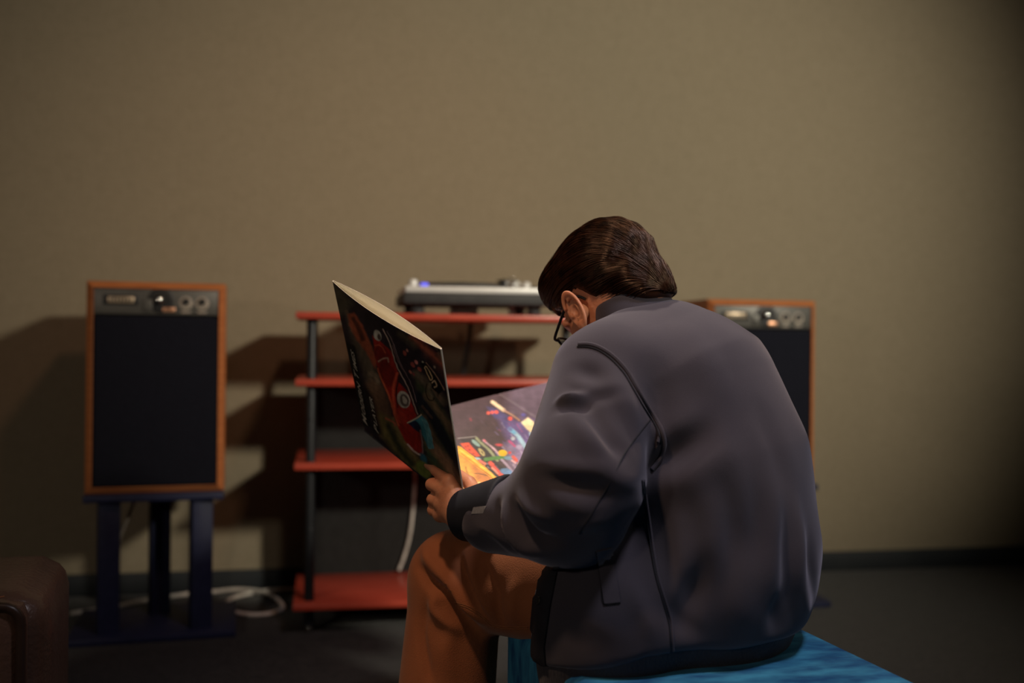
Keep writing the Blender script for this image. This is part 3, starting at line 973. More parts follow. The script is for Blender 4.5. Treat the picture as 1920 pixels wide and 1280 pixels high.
# ------------------------------------------------------------------ hair: a cap and combed-back strands
HCN = np.array([0, -0.012, 0.024]); HRD = np.array([0.0815, 0.1075, 0.0925])
def hairline(q):
    """lowest local height that carries hair at this local position"""
    y = q[:, 1]
    return np.interp(y, [-0.12, -0.085, -0.05, -0.022, -0.004, 0.006, 0.030, 0.040, 0.050, 0.060, 0.078, 0.12],
                     [-0.102, -0.102, -0.085, -0.062, -0.035, 0.018, 0.020, -0.034, -0.034, 0.026, 0.044, 0.044])
def hair_sdf(p, smooth_only=False):
    q = to_head(p)
    d = ell(q, HCN, HRD)
    d = smin(d, ell(q, (0, -0.056, -0.045), (0.062, 0.043, 0.058)), 0.035)       # fuller nape
    d = smin(d, ell(q, (0.0, 0.050, 0.082), (0.052, 0.036, 0.026)), 0.03)       # swept volume over the brow
    thin = np.where(q[:, 2] < 0.004, 0.005, 0.0)*np.clip((0.010-q[:, 2])/0.03, 0, 1)
    d = d+thin
    if smooth_only:
        return d
    cut = (hairline(q)-q[:, 2])*0.7
    d = smax(d, cut, 0.008)
    # combed grooves
    ang = np.arctan2(q[:, 2]-HCN[2]+0.25*(q[:, 1]), q[:, 0]+1e-6)
    w = np.clip((q[:, 2]+0.01)/0.04, 0, 1)
    d = d+0.0014*w*np.sin(ang*46+3*np.sin(q[:, 1]*60))+0.0016*w*np.sin(ang*17+q[:, 1]*40)
    return d
v, f = surf(hair_sdf, HC-0.17, HC+0.17, 0.0025)
capv, capf = W(v), [list(map(int, t)) for t in f]
NS, ST = 8000, 13
def local_d(q):
    return hair_sdf(HC+q@HR, True)
def project(q, off):
    for _ in range(2):
        e_ = 0.0015
        d0 = local_d(q)
        g_ = np.stack([local_d(q+np.eye(3)[k]*e_)-d0 for k in range(3)], 1)
        g_ /= np.linalg.norm(g_, axis=1)[:, None]+1e-9
        q = q-g_*(d0-off)[:, None]
    return q, g_
q = to_head(v)
ok = (q[:, 2] > hairline(q)+0.010) & (local_d(q) > -0.004)
q = q[nprng.choice(np.nonzero(ok)[0], NS)]+nprng.normal(size=(NS, 3))*0.002
off = 0.0004+0.0042*nprng.random(NS)**2
wig = nprng.normal(size=NS)*0.13
alive = np.ones(NS, bool); last = np.zeros(NS, int)
track = []
for k in range(ST):
    cl = 0.0016*np.sin(q[:, 0]*190+q[:, 2]*110)*np.clip(0.2+k/ST, 0, 1)
    q, g_ = project(q, off+cl)
    track.append(q.copy())
    alive &= q[:, 2] > hairline(q)+0.003
    last[alive] = k
    back = np.clip((-0.035-q[:, 1])/0.05, 0, 1)
    fl = np.stack([wig+0.16*np.sin(q[:, 1]*45+q[:, 2]*30)+0.10*np.sign(q[:, 0])*(1-back),
                   -1.0+0.25*back,
                   -0.18-3.0*np.abs(q[:, 0])-0.9*back+0.25*np.clip(q[:, 1]/0.08, 0, 1)], 1)
    fl -= g_*np.sum(fl*g_, 1)[:, None]
    fl /= np.linalg.norm(fl, axis=1)[:, None]+1e-9
    q = q+fl*0.0080
track = np.array(track)
SV, SF, base_n = [], [], 0
for k in range(NS):
    m_ = last[k]+1
    if m_ < 4:
        continue
    P = W(HC+track[:m_, k]@HR)
    t_ = np.gradient(P, axis=0); t_ /= np.linalg.norm(t_, axis=1)[:, None]+1e-9
    u_ = np.cross(t_, np.array([0.3, 0.5, 0.81])); u_ /= np.linalg.norm(u_, axis=1)[:, None]+1e-9
    w_ = np.cross(t_, u_)
    rad = (0.00062*np.sin(np.linspace(0.5, math.pi-0.12, m_)))[:, None]
    SV.append(np.stack([P+u_*rad, P-u_*rad*0.5+w_*rad*0.87, P-u_*rad*0.5-w_*rad*0.87], 1).reshape(-1, 3))
    for a in range(m_-1):
        b = base_n+a*3
        SF += [[b, b+1, b+4, b+3], [b+1, b+2, b+5, b+4], [b+2, b, b+3, b+5]]
    base_n += m_*3
nc = len(capv)
hv = np.concatenate([capv]+SV); hf = capf+[[i+nc for i in t] for t in SF]
hair = add('hair', (hv, hf), M_hair, person, sharp=False)
hair['label'] = 'dark brown combed-back hair'

# ------------------------------------------------------------------ trousers
def trouser_sdf(p):
    d = rc(p, hip_l, hip_r, 0.115, 0.115)
    for a, b, c, w_ in ((hip_l, kn_l, an_l, 1), (hip_r, kn_r, an_r, 1)):
        leg = rc(p, a, b, 0.112, 0.080)
        kneecap = rc(p, b, c+np.array([0, 0, 0.02]), 0.080, 0.088)
        leg = smin(leg, kneecap, 0.025)
        d = smin(d, leg, 0.03)
    d = smin(d, rc(p, hip_l*0.5+hip_r*0.5, (0.335, 1.62, 0.56), 0.13, 0.12), 0.04)
    return smax(d, 0.055-p[:, 2], 0.01)
v, f = surf(trouser_sdf, (-0.26, 1.38, 0.03), (0.58, 2.20, 0.72), 0.0045)
S = Surface(v, f)
v = add_folds(v, f, S, [
    ([(786, 1062), (806, 1090), (838, 1112), (862, 1150), (900, 1190)], -0.0225, 0.0100),
    ([(800, 1050), (830, 1080), (850, 1110), (880, 1140), (905, 1165)], 0.0150, 0.0140),
    ([(855, 1030), (868, 1070), (885, 1110), (905, 1150)], -0.0112, 0.0090),
    ([(872, 1030), (886, 1075), (905, 1120), (925, 1155)], 0.0112, 0.0100),
    ([(912, 1055), (920, 1085), (930, 1115)], -0.0095, 0.0080),
    ([(965, 1090), (960, 1130), (962, 1165)], 0.0075, 0.0120),
    ([(938, 1090), (932, 1130), (940, 1170)], -0.0075, 0.0090),
    ([(822, 1110), (815, 1135), (832, 1160), (860, 1180)], 0.0150, 0.0120),
    ([(800, 1130), (790, 1190), (800, 1250), (806, 1278)], -0.0095, 0.0100),
    ([(845, 1180), (835, 1220), (845, 1270)], 0.0075, 0.0160),
    ([(788, 1010), (800, 1040), (812, 1060)], 0.0075, 0.0100),
])
v = relax(v, f, 1, 0.4)
trousers = add('trousers', (W(v), f), M_chino, person)
trousers['label'] = 'rust brown twill trousers'
S = Surface(v, f)
for pts in ([(852, 1128), (880, 1137), (905, 1155), (925, 1170), (955, 1175), (990, 1175)], [(853, 1131), (880, 1141), (905, 1159), (925, 1174), (955, 1179), (990, 1179)]):
    ln, nn = S.line(pts, 6)
    if len(ln) > 2:
        add('seam', tube(W(ln+nn*0.0002), 0.0008, 5), M_stitch, trousers)

# shoes
for a in (an_l, an_r):
    c = np.array([a[0], a[1], 0])
    def shoe_sdf(p, c=c):
        d = rc(p, c+np.array([0, 0, 0.045]), c+FD*0.16+np.array([0, 0, 0.036]), 0.046, 0.040)
        d = smin(d, rc(p, c+np.array([0, 0, 0.05]), c+np.array([0, 0, 0.085]), 0.044, 0.046), 0.02)
        return smax(d, 0.001-p[:, 2], 0.006)
    v, f = surf(shoe_sdf, c-np.array([0.28, 0.12, 0.02]), c+np.array([0.12, 0.24, 0.16]), 0.006)
    add('shoe', (W(v), f), M_shoe, person)

# ------------------------------------------------------------------ jacket
TB = np.stack([LT, FD, UP])
SQ = 1.20                                       # the trunk is wider than deep
def trunk(p, pts, rs, k):
    q = p@TB.T
    q = q*np.array([1/SQ, 1, 1])
    P = [np.asarray(a)@TB.T*np.array([1/SQ, 1, 1]) for a in pts]
    return chain(q, P, rs, k)*1.08
TR = [(0.320, 1.635, 0.400), (0.328, 1.630, 0.520), (0.314, 1.645, 0.650), (0.283, 1.665, 0.770), (0.238, 1.690, 0.835)]
TRR = [0.154, 0.160, 0.158, 0.136, 0.078]
def hem_z(p):
    return 0.404-0.042*np.clip((0.20-p[:, 0])/0.16, 0, 1)
def jacket_raw(p):
    d = trunk(p, TR, TRR, 0.06)
    d = smin(d, rc(p, sh_l+np.array([0.01, 0.01, -0.015]), sh_r+np.array([0, 0, -0.02]), 0.078, 0.078), 0.07)
    d = smin(d, rc(p, (0.225, 1.66, 0.82), sh_l, 0.062, 0.070), 0.05)
    skirt = rc(p, (0.290, 1.605, 0.46), (0.168, 1.535, 0.430), 0.150, 0.128)
    skirt = smin(skirt, rc(p, (0.168, 1.535, 0.430), (0.150, 1.53, 0.33), 0.128, 0.120), 0.03)
    d = smin(d, skirt, 0.05)
    d = smax(d, hem_z(p)-p[:, 2], 0.014)
    # sleeves
    s = rc(p, sh_l+np.array([0.0, 0, -0.02]), el_l+np.array([0.006, 0.0, 0.038]), 0.092, 0.086)
    s = smin(s, rc(p, el_l+np.array([0.006, 0, 0.038]), el_l+np.array([-0.012, 0.01, -0.005]), 0.086, 0.074), 0.03)
    s = smin(s, rc(p, el_l+np.array([-0.005, 0.005, -0.008]), wr_l+(el_l-wr_l)*0.30+np.array([0, 0, -0.012]), 0.074, 0.054), 0.04)
    d = smin(d, s, 0.010)
    r = rc(p, sh_r, el_r, 0.090, 0.082)
    r = smin(r, rc(p, el_r, wr_r+(el_r-wr_r)*0.2, 0.078, 0.052), 0.03)
    return smin(d, r, 0.025)
v, f = surf(jacket_raw, (-0.10, 1.28, 0.30), (0.62, 2.20, 1.00), 0.0042)
v = relax(v, f, 3, 0.5)
S = Surface(v, f)
FOLDS = [
    # sleeve
    ([(1050, 752), (1075, 744), (1098, 738)], 0.0141, 0.0100),
    ([(1048, 770), (1075, 762), (1105, 752)], -0.0121, 0.0100),
    ([(1090, 745), (1120, 790), (1150, 830), (1168, 852)], -0.0121, 0.0160),
    ([(1062, 770), (1095, 810), (1130, 850)], 0.0101, 0.0180),
    ([(1080, 690), (1110, 700), (1135, 715)], -0.0101, 0.0180),
    ([(1130, 700), (1165, 745), (1190, 800)], 0.0101, 0.0220),
    ([(1225, 800), (1232, 830), (1222, 858)], 0.0141, 0.0120),
    ([(1050, 900), (1090, 915), (1140, 925)], -0.0081, 0.0160),
    ([(1020, 930), (1060, 950), (1110, 960)], 0.0081, 0.0200),
    # crook of the elbow and forearm
    ([(950, 948), (962, 985), (985, 1018), (1012, 1030)], 0.0161, 0.0100),
    ([(968, 948), (984, 985), (1008, 1010), (1040, 1015)], -0.0202, 0.0120),
    ([(975, 930), (1000, 955), (1035, 975)], 0.0121, 0.0120),
    ([(935, 945), (945, 985), (960, 1020)], -0.0121, 0.0100),
    # back
    ([(1225, 872), (1262, 855), (1296, 832), (1326, 806)], -0.0200, 0.0250),
    ([(1240, 905), (1280, 890), (1320, 862), (1352, 830)], 0.0113, 0.0300),
    ([(1240, 812), (1275, 800), (1310, 780)], 0.0101, 0.0300),
    ([(1236, 690), (1232, 740), (1240, 790)], -0.0074, 0.0250),
    ([(1352, 800), (1372, 870), (1390, 940), (1394, 1010)], 0.0074, 0.0275),
    ([(1325, 1050), (1300, 1110), (1282, 1170)], -0.0149, 0.0200),
    ([(1262, 960), (1268, 1040), (1275, 1110)], 0.0087, 0.0250),
    ([(1245, 960), (1248, 1030), (1252, 1090)], -0.0087, 0.0175),
    ([(1410, 900), (1418, 980), (1412, 1060)], -0.0062, 0.0225),
    ([(1490, 940), (1498, 1020), (1500, 1090), (1510, 1150)], 0.0087, 0.0175),
    ([(1468, 960), (1472, 1050), (1478, 1150)], -0.0062, 0.0175),
    ([(1515, 1000), (1520, 1060), (1524, 1120)], -0.0062, 0.0150),
    ([(1460, 1120), (1455, 1150), (1460, 1180)], -0.0074, 0.0175),
    ([(1380, 1110), (1390, 1150), (1400, 1180)], 0.0051, 0.0275),
    # front and side
    ([(1180, 960), (1195, 1020), (1200, 1080), (1215, 1150)], -0.0087, 0.0275),
    ([(1090, 1130), (1120, 1170), (1170, 1190)], 0.0062, 0.0375),
    ([(1060, 720), (1085, 735), (1130, 742), (1165, 738)], -0.006, 0.012),
    ([(1010, 870), (1050, 880), (1100, 882), (1150, 872)], 0.005, 0.014),
    ([(1005, 890), (1050, 902), (1110, 905)], -0.006, 0.012),
    ([(1120, 880), (1160, 900), (1195, 905)], 0.006, 0.014),
    ([(1060, 1000), (1095, 985), (1140, 975)], 0.006, 0.012),
    ([(900, 985), (930, 1000), (960, 1035)], 0.005, 0.010),
    ([(1290, 620), (1330, 690), (1350, 760)], 0.006, 0.030),
    ([(1300, 900), (1330, 960), (1340, 1030), (1335, 1090)], 0.008, 0.026),
    ([(1360, 900), (1372, 980), (1368, 1060), (1350, 1120)], -0.008, 0.020),
    ([(1430, 880), (1448, 960), (1450, 1050), (1444, 1130)], 0.007, 0.022),
    ([(1420, 760), (1450, 830), (1470, 900)], -0.006, 0.022),
    ([(1255, 1130), (1275, 1165), (1310, 1190)], -0.007, 0.014),
    ([(1050, 1150), (1080, 1190), (1130, 1212)], -0.006, 0.020),
    ([(1190, 1090), (1205, 1140), (1225, 1190)], 0.007, 0.016),
]
v = add_folds(v, f, S, FOLDS)
nv_ = vnormals(v, f)
wr = np.zeros(len(v))
rw = np.random.default_rng(9)
for k in range(16):                                   # soft unevenness of heavy jersey
    kv = rw.normal(size=3)*np.array([22, 22, 13])
    wr += np.sin(v@kv+rw.random()*6.28+1.5*np.sin(v@(rw.normal(size=3)*12)))
v = v+nv_*(0.0011*wr/2.0)[:, None]
v = relax(v, f, 1, 0.4)
jacket = add('jacket', (W(v), f), M_jacket, person)
jacket['label'] = 'slate grey sweat jacket'
S = Surface(v, f)
def seam(pts, r, m, off=0.0, name='seam'):
    ln, nn = S.line(pts, 8)
    ln = ln+nn*off
    k = np.array([0.25, 0.5, 0.25])
    sm = ln.copy()
    for _ in range(4):
        sm[1:-1] = 0.25*sm[:-2]+0.5*sm[1:-1]+0.25*sm[2:]
    return add(name, tube(W(sm), r, 8), m, jacket)
seam([(1086, 646), (1105, 646), (1125, 652), (1150, 668), (1175, 695), (1191, 724), (1210, 757), (1228, 785), (1240, 806), (1245, 830), (1241, 852), (1232, 868), (1222, 880)], 0.0036, M_jacket, 0.0008, 'shoulder_seam')
seam([(1083, 650), (1104, 651), (1123, 657), (1146, 673), (1170, 700), (1186, 728), (1205, 761), (1223, 789), (1235, 810), (1239, 832)], 0.0016, M_placket, 0.0004, 'seam_groove')
seam([(1219, 787), (1195, 817), (1170, 852), (1146, 900), (1112, 958), (1086, 1000)], 0.0011, M_placket, 0.0002, 'sleeve_seam')
seam([(1203, 900), (1206, 925), (1212, 960), (1220, 1020), (1230, 1080), (1244, 1130), (1254, 1170), (1258, 1222)], 0.0016, M_placket, 0.0002, 'side_seam')
seam([(1207, 900), (1210, 925), (1216, 960), (1224, 1020), (1234, 1080), (1249, 1130), (1259, 1170), (1262, 1220)], 0.0019, M_jacket, 0.0002, 'side_seam_fold')
add('pocket_welt', (lambda t: (W(t[0]), t[1]))(patch(S, [(1118, 1032), (1133, 1132)], [(1146, 1026), (1163, 1129)], 6, 14, 0.0005, 0.0022)), M_jacket, jacket)
seam([(1117, 1034), (1122, 1060), (1128, 1100), (1132, 1133), (1163, 1130)], 0.0012, M_placket, 0.0002, 'pocket_seam')
add('placket', (lambda t: (W(t[0]), t[1]))(patch(S, [(1004, 1064), (998, 1110), (990, 1210), (990, 1262)], [(1048, 1062), (1034, 1132), (1022, 1214), (1026, 1262)], 8, 24, 0.0005, 0.0025)), M_placket, jacket)
h0, n0 = S.hit(1014, 1126)
if h0 is not None:
    b_ = np.array([h0+n0*0.003])
    ax = nrm(n0); u1 = nrm(np.cross(ax, UP)); u2 = np.cross(ax, u1)
    ring = []
    prof = [(0.0062, 0.0), (0.0062, 0.0018), (0.0048, 0.0028), (0.0030, 0.0018), (0.0005, 0.0016)]
    vv, ff = lathe((0, 0, 0), prof, 'Z', 16)
    vv = (vv[:, :1]*u1+vv[:, 1:2]*u2+vv[:, 2:3]*ax)+h0+n0*0.0024
    add('snap_button', (W(vv), ff), M_black, jacket)

# rib hem, cuffs and collar
def hem_sdf(p):
    d = trunk(p, TR[:2], TRR[:2], 0.06)
    skirt = rc(p, (0.290, 1.605, 0.46), (0.168, 1.535, 0.430), 0.150, 0.128)
    skirt = smin(skirt, rc(p, (0.168, 1.535, 0.430), (0.150, 1.53, 0.33), 0.128, 0.120), 0.03)
    d = smin(d, skirt, 0.05)+0.008+np.clip(hem_z(p)-p[:, 2], 0, 1)*0.25
    d = smax(d, p[:, 2]-hem_z(p)-0.010, 0.004)
    return smax(d, (hem_z(p)-0.055)-p[:, 2], 0.008)
v, f = surf(hem_sdf, (-0.08, 1.28, 0.28), (0.62, 1.92, 0.45), 0.0042)
v = relax(v, f, 2, 0.5)
add('hem_rib', (W(v), f), M_rib, jacket)['label'] = 'dark ribbed hem band'
cdir = nrm(el_l-wr_l)
def cuff_sdf(p):
    q = p-wr_l
    t = q@cdir
    rr = np.linalg.norm(q-t[:, None]*cdir, axis=1)
    # a cuff that is taller than wide
    d = rr-(0.0400+0.17*np.clip(t, 0, 0.12))
    d = smax(d, -(t-0.000), 0.004)
    return smax(d, t-0.105, 0.006)
v, f = surf(cuff_sdf, wr_l-0.12, wr_l+0.12, 0.003)
cuff = add('cuff', (W(v), f), M_placket, jacket)
SC = Surface(v, f)
tagp = patch(SC, [(889, 951), (885, 963)], [(913, 948), (907, 962)], 5, 4, 0.0004, 0.0012)
tg = add('cuff_label', (W(tagp[0]), tagp[1]), M_tag, jacket)
tg['label'] = 'small grey woven label'
CN = np.array([0.204, 1.698, 0.898]); CA = nrm(FD*0.50+UP*0.87); CF = nrm(FD*0.87-UP*0.50); CL = LT
def collar_sdf(p):
    q = p-CN
    a, b, c = q@CL, q@CF, q@CA
    c = c-0.10*b
    rr = np.sqrt((a/1.06)**2+b*b)
    ring = np.abs(rr-0.066+0.16*c)-0.0055
    d = smax(ring, np.abs(c+0.008)-0.034, 0.006)
    return d
v, f = surf(collar_sdf, CN-0.14, CN+0.14, 0.003)
add('collar_rib', (W(v), f), M_jacket, jacket)['label'] = 'ribbed stand collar'
Sco = Surface(v, f)

# ------------------------------------------------------------------ eyeglasses
gl = thing('eyeglasses', W(hl(0, 0.10, -0.01)), 'black-framed eyeglasses on the face of the reader', 'eyeglasses')
for s in (1, -1):
    rim = []
    for k in range(28):
        a = 2*math.pi*k/28
        ca, sa = math.cos(a), math.sin(a)
        xx = 0.0255*math.copysign(abs(ca)**0.7, ca); zz = 0.0195*math.copysign(abs(sa)**0.7, sa)
        rim.append(hl(s*(0.0345+xx), 0.111-0.10*abs(0.0345+xx)+0.0, -0.016+zz))
    rim = np.array(rim)
    fr = add('rim', tube(W(rim), 0.0023, 8, closed=True), M_frame, gl)
    c = rim.mean(0)
    lv = [c+G*0.0008]+[c+(q-c)*0.97+G*0.0004 for q in rim]+[c-G*0.0008]+[c+(q-c)*0.97-G*0.0004 for q in rim]
    n_ = len(rim)
    lf = [[0, 1+i, 1+(i+1) % n_] for i in range(n_)]+[[n_+1, n_+2+(i+1) % n_, n_+2+i] for i in range(n_)]
    lf += [[1+i, n_+2+i, n_+2+(i+1) % n_, 1+(i+1) % n_] for i in range(n_)]
    add('lens', (W(np.array(lv)), lf), M_lens, gl)
    tp = spline([hl(s*0.060, 0.106, -0.004), hl(s*0.0685, 0.102, -0.002), hl(s*0.075, 0.078, 0.002), hl(s*0.0785, 0.050, 0.008), hl(s*0.079, 0.030, 0.012), hl(s*0.075, 0.016, 0.004), hl(s*0.073, 0.010, -0.010)], 6)
    add('temple', tube(W(tp), 0.0026, 8), M_frame, gl)
br = spline([hl(0.0095, 0.1095, -0.010), hl(0, 0.1125, -0.006), hl(-0.0095, 0.1095, -0.010)], 6)
add('bridge', tube(W(br), 0.0019, 8), M_frame, gl)

# ------------------------------------------------------------------ gatefold record sleeve
A0 = np.array([-0.3106, 1.6749, 0.9508]); B0 = np.array([-0.0928, 1.4706, 0.8356])
C0 = np.array([-0.0750, 1.6343, 0.5735]); D0 = np.array([-0.2683, 1.8465, 0.6810])
sleeve = thing('record_sleeve', W(C0*0.5+D0*0.5), 'open gatefold record sleeve with painted artwork held in the hands', 'record sleeve')
SL = 0.315
hd = nrm(C0-D0)
mid = (C0+D0)/2
D1, C1 = mid-hd*SL/2, mid+hd*SL/2
upv = ((A0+B0)/2-mid); upv = nrm(upv-hd*(upv@hd))
A1, B1 = D1+upv*SL, C1+upv*SL
n1 = nrm(np.cross(hd, upv))
if n1@mid > 0:
    n1 = -n1                                             # towards the outside of the cover (camera side)
# lower panel: turned about the hinge until its far edge passes through the seen point
best = None
for k in range(720):
    a = 2*math.pi*k/720
    w_ = upv*math.cos(a)-n1*math.sin(a)
    q0, q1 = proj(D1), proj(D1+w_*SL)
    if q1[0] <= q0[0] or k > 360:
        continue
    dv = q1-q0
    tgt = np.array([1005.0, 724.0])
    dist = abs(dv[0]*(tgt-q0)[1]-dv[1]*(tgt-q0)[0])/np.linalg.norm(dv)
    if (dv[0] > 60) and (best is None or dist < best[0]):
        best = (dist, w_, a)
wv = best[1]
n2 = nrm(np.cross(hd, wv))
if n2@n1 > 0:
    n2 = -n2

L2 = 0.47                                               # the lower part runs on over a second fold
BOW = 0.011
def p1(u, v, side, thick=0.0):
    """point of the upright panel; side +1 = outer sheet, -1 = inner sheet"""
    b = side*(0.0011+BOW*4*u*(1-u)*v*v)+thick
    return D1+hd*(u*SL)[:, None]+upv*(v*SL)[:, None]+n1*b[:, None] if not np.isscalar(u) else D1+hd*u*SL+upv*v*SL+n1*b
def p2(u, t, off=0.0):
    z = 0.004*np.sin(np.pi*np.clip(t/L2, 0, 1))-0.006*np.exp(-((t-0.315)/0.004)**2)*0.15
    return D1+hd*(u*SL)[:, None]+wv*t[:, None]+n2*(z+off)[:, None]

def srgb(c):
    c = np.asarray(c, float)/255.0
    return np.where(c <= 0.04045, c/12.92, ((c+0.055)/1.055)**2.4)

class Painter:
    """flat print: every brush mark mixes one ink into the sheet's colour"""
    def __init__(self, q, base):
        r = np.random.default_rng(21)
        w = np.zeros_like(q)
        for sc, am in ((0.010, 4.0), (0.03, 1.6), (0.12, 0.8)):    # brushy, uneven outlines
            for _ in range(4):
                k = r.normal(size=2)*sc
                w += am*0.5*np.sin(q@k+r.random()*6.28)[:, None]*r.normal(size=2)
        self.q = q+w
        self.c = np.tile(srgb(base), (len(q), 1))
        self.noise = np.zeros(len(q))
    def mix(self, a, col):
        a = np.clip(a, 0, 1)[:, None]
        self.c = self.c*(1-a)+srgb(col)*a
    def poly(self, pts, col, soft=6, op=1.0):
        P = np.array(pts, float)
        x, y = self.q[:, 0], self.q[:, 1]
        ins = np.zeros(len(x), bool)
        n = len(P)
        for i in range(n):
            a, b = P[i], P[(i+1) % n]
            cr = ((a[1] > y) != (b[1] > y))
            xi = a[0]+(y-a[1])*(b[0]-a[0])/(b[1]-a[1]+1e-9)
            ins ^= cr & (x < xi)
        d = self.dist(np.vstack([P, P[:1]]))
        sd = np.where(ins, d, -d)
        self.mix(op*np.clip(sd/soft+0.5, 0, 1), col)
    def dist(self, P):
        d = np.full(len(self.q), 1e9)
        for a, b in zip(P[:-1], P[1:]):
            ab = b-a
            t = np.clip(((self.q-a)@ab)/(ab@ab+1e-9), 0, 1)
            d = np.minimum(d, np.linalg.norm(self.q-a-t[:, None]*ab, axis=1))
        return d
    def stroke(self, pts, w, col, soft=5, op=1.0):
        d = self.dist(spline(np.array(pts, float), 5) if len(pts) > 2 else np.array(pts, float))
        self.mix(op*np.clip((w/2-d)/soft+0.5, 0, 1), col)
    def oval(self, c, rx, ry, rot, col, soft=5, op=1.0):
        a = math.radians(rot)
        d = self.q-np.array(c, float)
        x = d[:, 0]*math.cos(a)+d[:, 1]*math.sin(a)
        y = -d[:, 0]*math.sin(a)+d[:, 1]*math.cos(a)
        k = np.sqrt((x/rx)**2+(y/ry)**2)
        self.mix(op*np.clip((1-k)*min(rx, ry)/soft+0.5, 0, 1), col)
    def dabs(self, n, box_, dirn, ln, w, cols, seed, op=0.7):
        r = np.random.default_rng(seed)
        for _ in range(n):
            c = np.array([r.uniform(box_[0], box_[2]), r.uniform(box_[1], box_[3])])
            d = np.array(dirn)+r.normal(size=2)*0.15
            l = r.uniform(*ln)
            self.stroke([c, c+d*l], r.uniform(*w), cols[r.integers(len(cols))], 5, op*r.uniform(0.5, 1.0))
    def grain(self, sc, amp, seed):
        r = np.random.default_rng(seed)
        acc = np.zeros(len(self.q))
        for _ in range(14):
            k = r.normal(size=2)*sc
            acc += np.sin(self.q@k+r.random()*6.28)
        self.c = np.clip(self.c*(1+amp*acc[:, None]/4), 0, 1)

def print_obj(name, vf, ntop, cols, back, parent):
    o = add(name, vf, M_print, parent)
    me = o.data
    a = me.attributes.new('print', 'FLOAT_COLOR', 'POINT')
    full = np.ones((len(me.vertices), 4))
    full[:ntop, :3] = cols
    full[ntop:, :3] = srgb(back)
    a.data.foreach_set('color', full.ravel())
    return o

NU, NV = 190, 190
uu, vv_ = np.meshgrid(np.linspace(0, 1, NU+1), np.linspace(0, 1, NV+1))
uu, vv_ = uu.ravel(), vv_.ravel()
# -- front cover painting (outer sheet)
outer = p1(uu, vv_, 1, 0.0005)
q = (proj(outer)-np.array([600, 510]))*3.121
pt = Painter(q, (44, 34, 42))
pt.poly([(40, 30), (140, 120), (190, 190), (110, 270), (80, 160)], (84, 78, 62), 40, 0.9)
pt.poly([(150, 230), (200, 430), (260, 560), (300, 720), (360, 690), (340, 560), (260, 430)], (112, 98, 80), 40, 0.9)
pt.poly([(270, 650), (330, 600), (400, 760), (430, 880), (360, 960), (310, 860)], (120, 88, 66), 40, 0.8)
pt.poly([(340, 820), (430, 860), (520, 1000), (600, 1120), (560, 1180), (420, 1040), (350, 950)], (120, 108, 62), 35, 0.9)
pt.stroke([(400, 900), (450, 1010), (540, 1120)], 34, (46, 52, 34), 24, 0.9)
pt.stroke([(430, 860), (500, 1000), (560, 1080)], 20, (150, 120, 80), 18, 0.6)
pt.poly([(560, 640), (640, 700), (740, 850), (830, 1050), (840, 1250), (700, 1260), (620, 1060), (590, 860)], (78, 88, 58), 40, 0.9)
pt.stroke([(600, 870), (660, 990), (740, 1120), (800, 1220)], 62, (138, 106, 82), 36, 0.95)
pt.stroke([(570, 730), (650, 840), (740, 980), (830, 1160)], 70, (24, 26, 40), 34, 0.95)
pt.stroke([(620, 720), (720, 850), (800, 960)], 34, (128, 100, 76), 26, 0.75)
pt.stroke([(560, 600), (640, 680), (720, 760)], 44, (120, 104, 84), 30, 0.7)
pt.stroke([(540, 380), (610, 430), (680, 500), (730, 560)], 36, (176, 92, 70), 28, 0.8)
pt.stroke([(470, 360), (560, 430)], 34, (96, 86, 66), 30, 0.6)
pt.stroke([(620, 480), (700, 580), (770, 700)], 30, (96, 62, 56), 24, 0.5)
pt.dabs(34, (560, 380, 830, 1180), (0.55, 0.83), (30, 110), (6, 22), [(60, 60, 48), (34, 30, 40), (132, 98, 78), (84, 72, 60), (40, 52, 44), (96, 60, 50)], 1, 0.6)
pt.dabs(26, (90, 180, 420, 980), (0.42, 0.9), (30, 100), (6, 20), [(96, 84, 70), (50, 42, 44), (124, 98, 78), (74, 56, 50)], 2, 0.45)
pt.dabs(16, (120, 120, 700, 420), (0.8, 0.6), (30, 100), (8, 24), [(58, 44, 58), (34, 26, 36), (84, 62, 66)], 3, 0.5)
pt.poly([(160, 250), (200, 240), (250, 310), (290, 410), (340, 520), (330, 560), (270, 470), (210, 390), (170, 310)], (178, 88, 58), 14, 0.95)
pt.stroke([(195, 275), (222, 320), (250, 390)], 26, (84, 36, 26), 14, 0.9)
pt.poly([(305, 370), (360, 415), (430, 470), (458, 570), (452, 640), (500, 700), (560, 830), (590, 950), (605, 1060), (540, 1040), (490, 985), (450, 900), (415, 780), (380, 690), (345, 560), (318, 470)], (158, 34, 24), 10)
pt.oval((362, 480), 40, 52, -20, (124, 26, 20), 8)
pt.oval((398, 590), 42, 78, -14, (132, 28, 20), 8)
pt.stroke([(348, 520), (372, 505), (400, 500), (408, 520)], 9, (200, 150, 130), 6)
pt.stroke([(320, 430), (350, 430), (385, 470)], 7, (190, 84, 58), 6)
pt.stroke([(456, 590), (425, 680), (430, 790), (470, 880)], 14, (214, 84, 56), 10)
pt.stroke([(470, 600), (440, 700), (450, 790)], 9, (70, 16, 14), 6)
pt.stroke([(345, 560), (385, 690), (420, 790), (460, 900)], 9, (206, 96, 62), 8)
pt.oval((476, 850), 24, 60, -18, (176, 52, 36), 20, 0.8)
pt.oval((335, 370), 22, 34, -14, (186, 180, 168), 6)
pt.oval((345, 380), 10, 18, -14, (86, 70, 64), 5)
pt.oval((483, 748), 36, 50, -24, (190, 184, 172), 6)
pt.oval((488, 752), 25, 38, -24, (104, 92, 86), 6)
pt.oval((488, 750), 12, 24, -24, (200, 190, 176), 5)
pt.stroke([(372, 330), (420, 430), (500, 640), (578, 832)], 15, (34, 28, 32), 4)
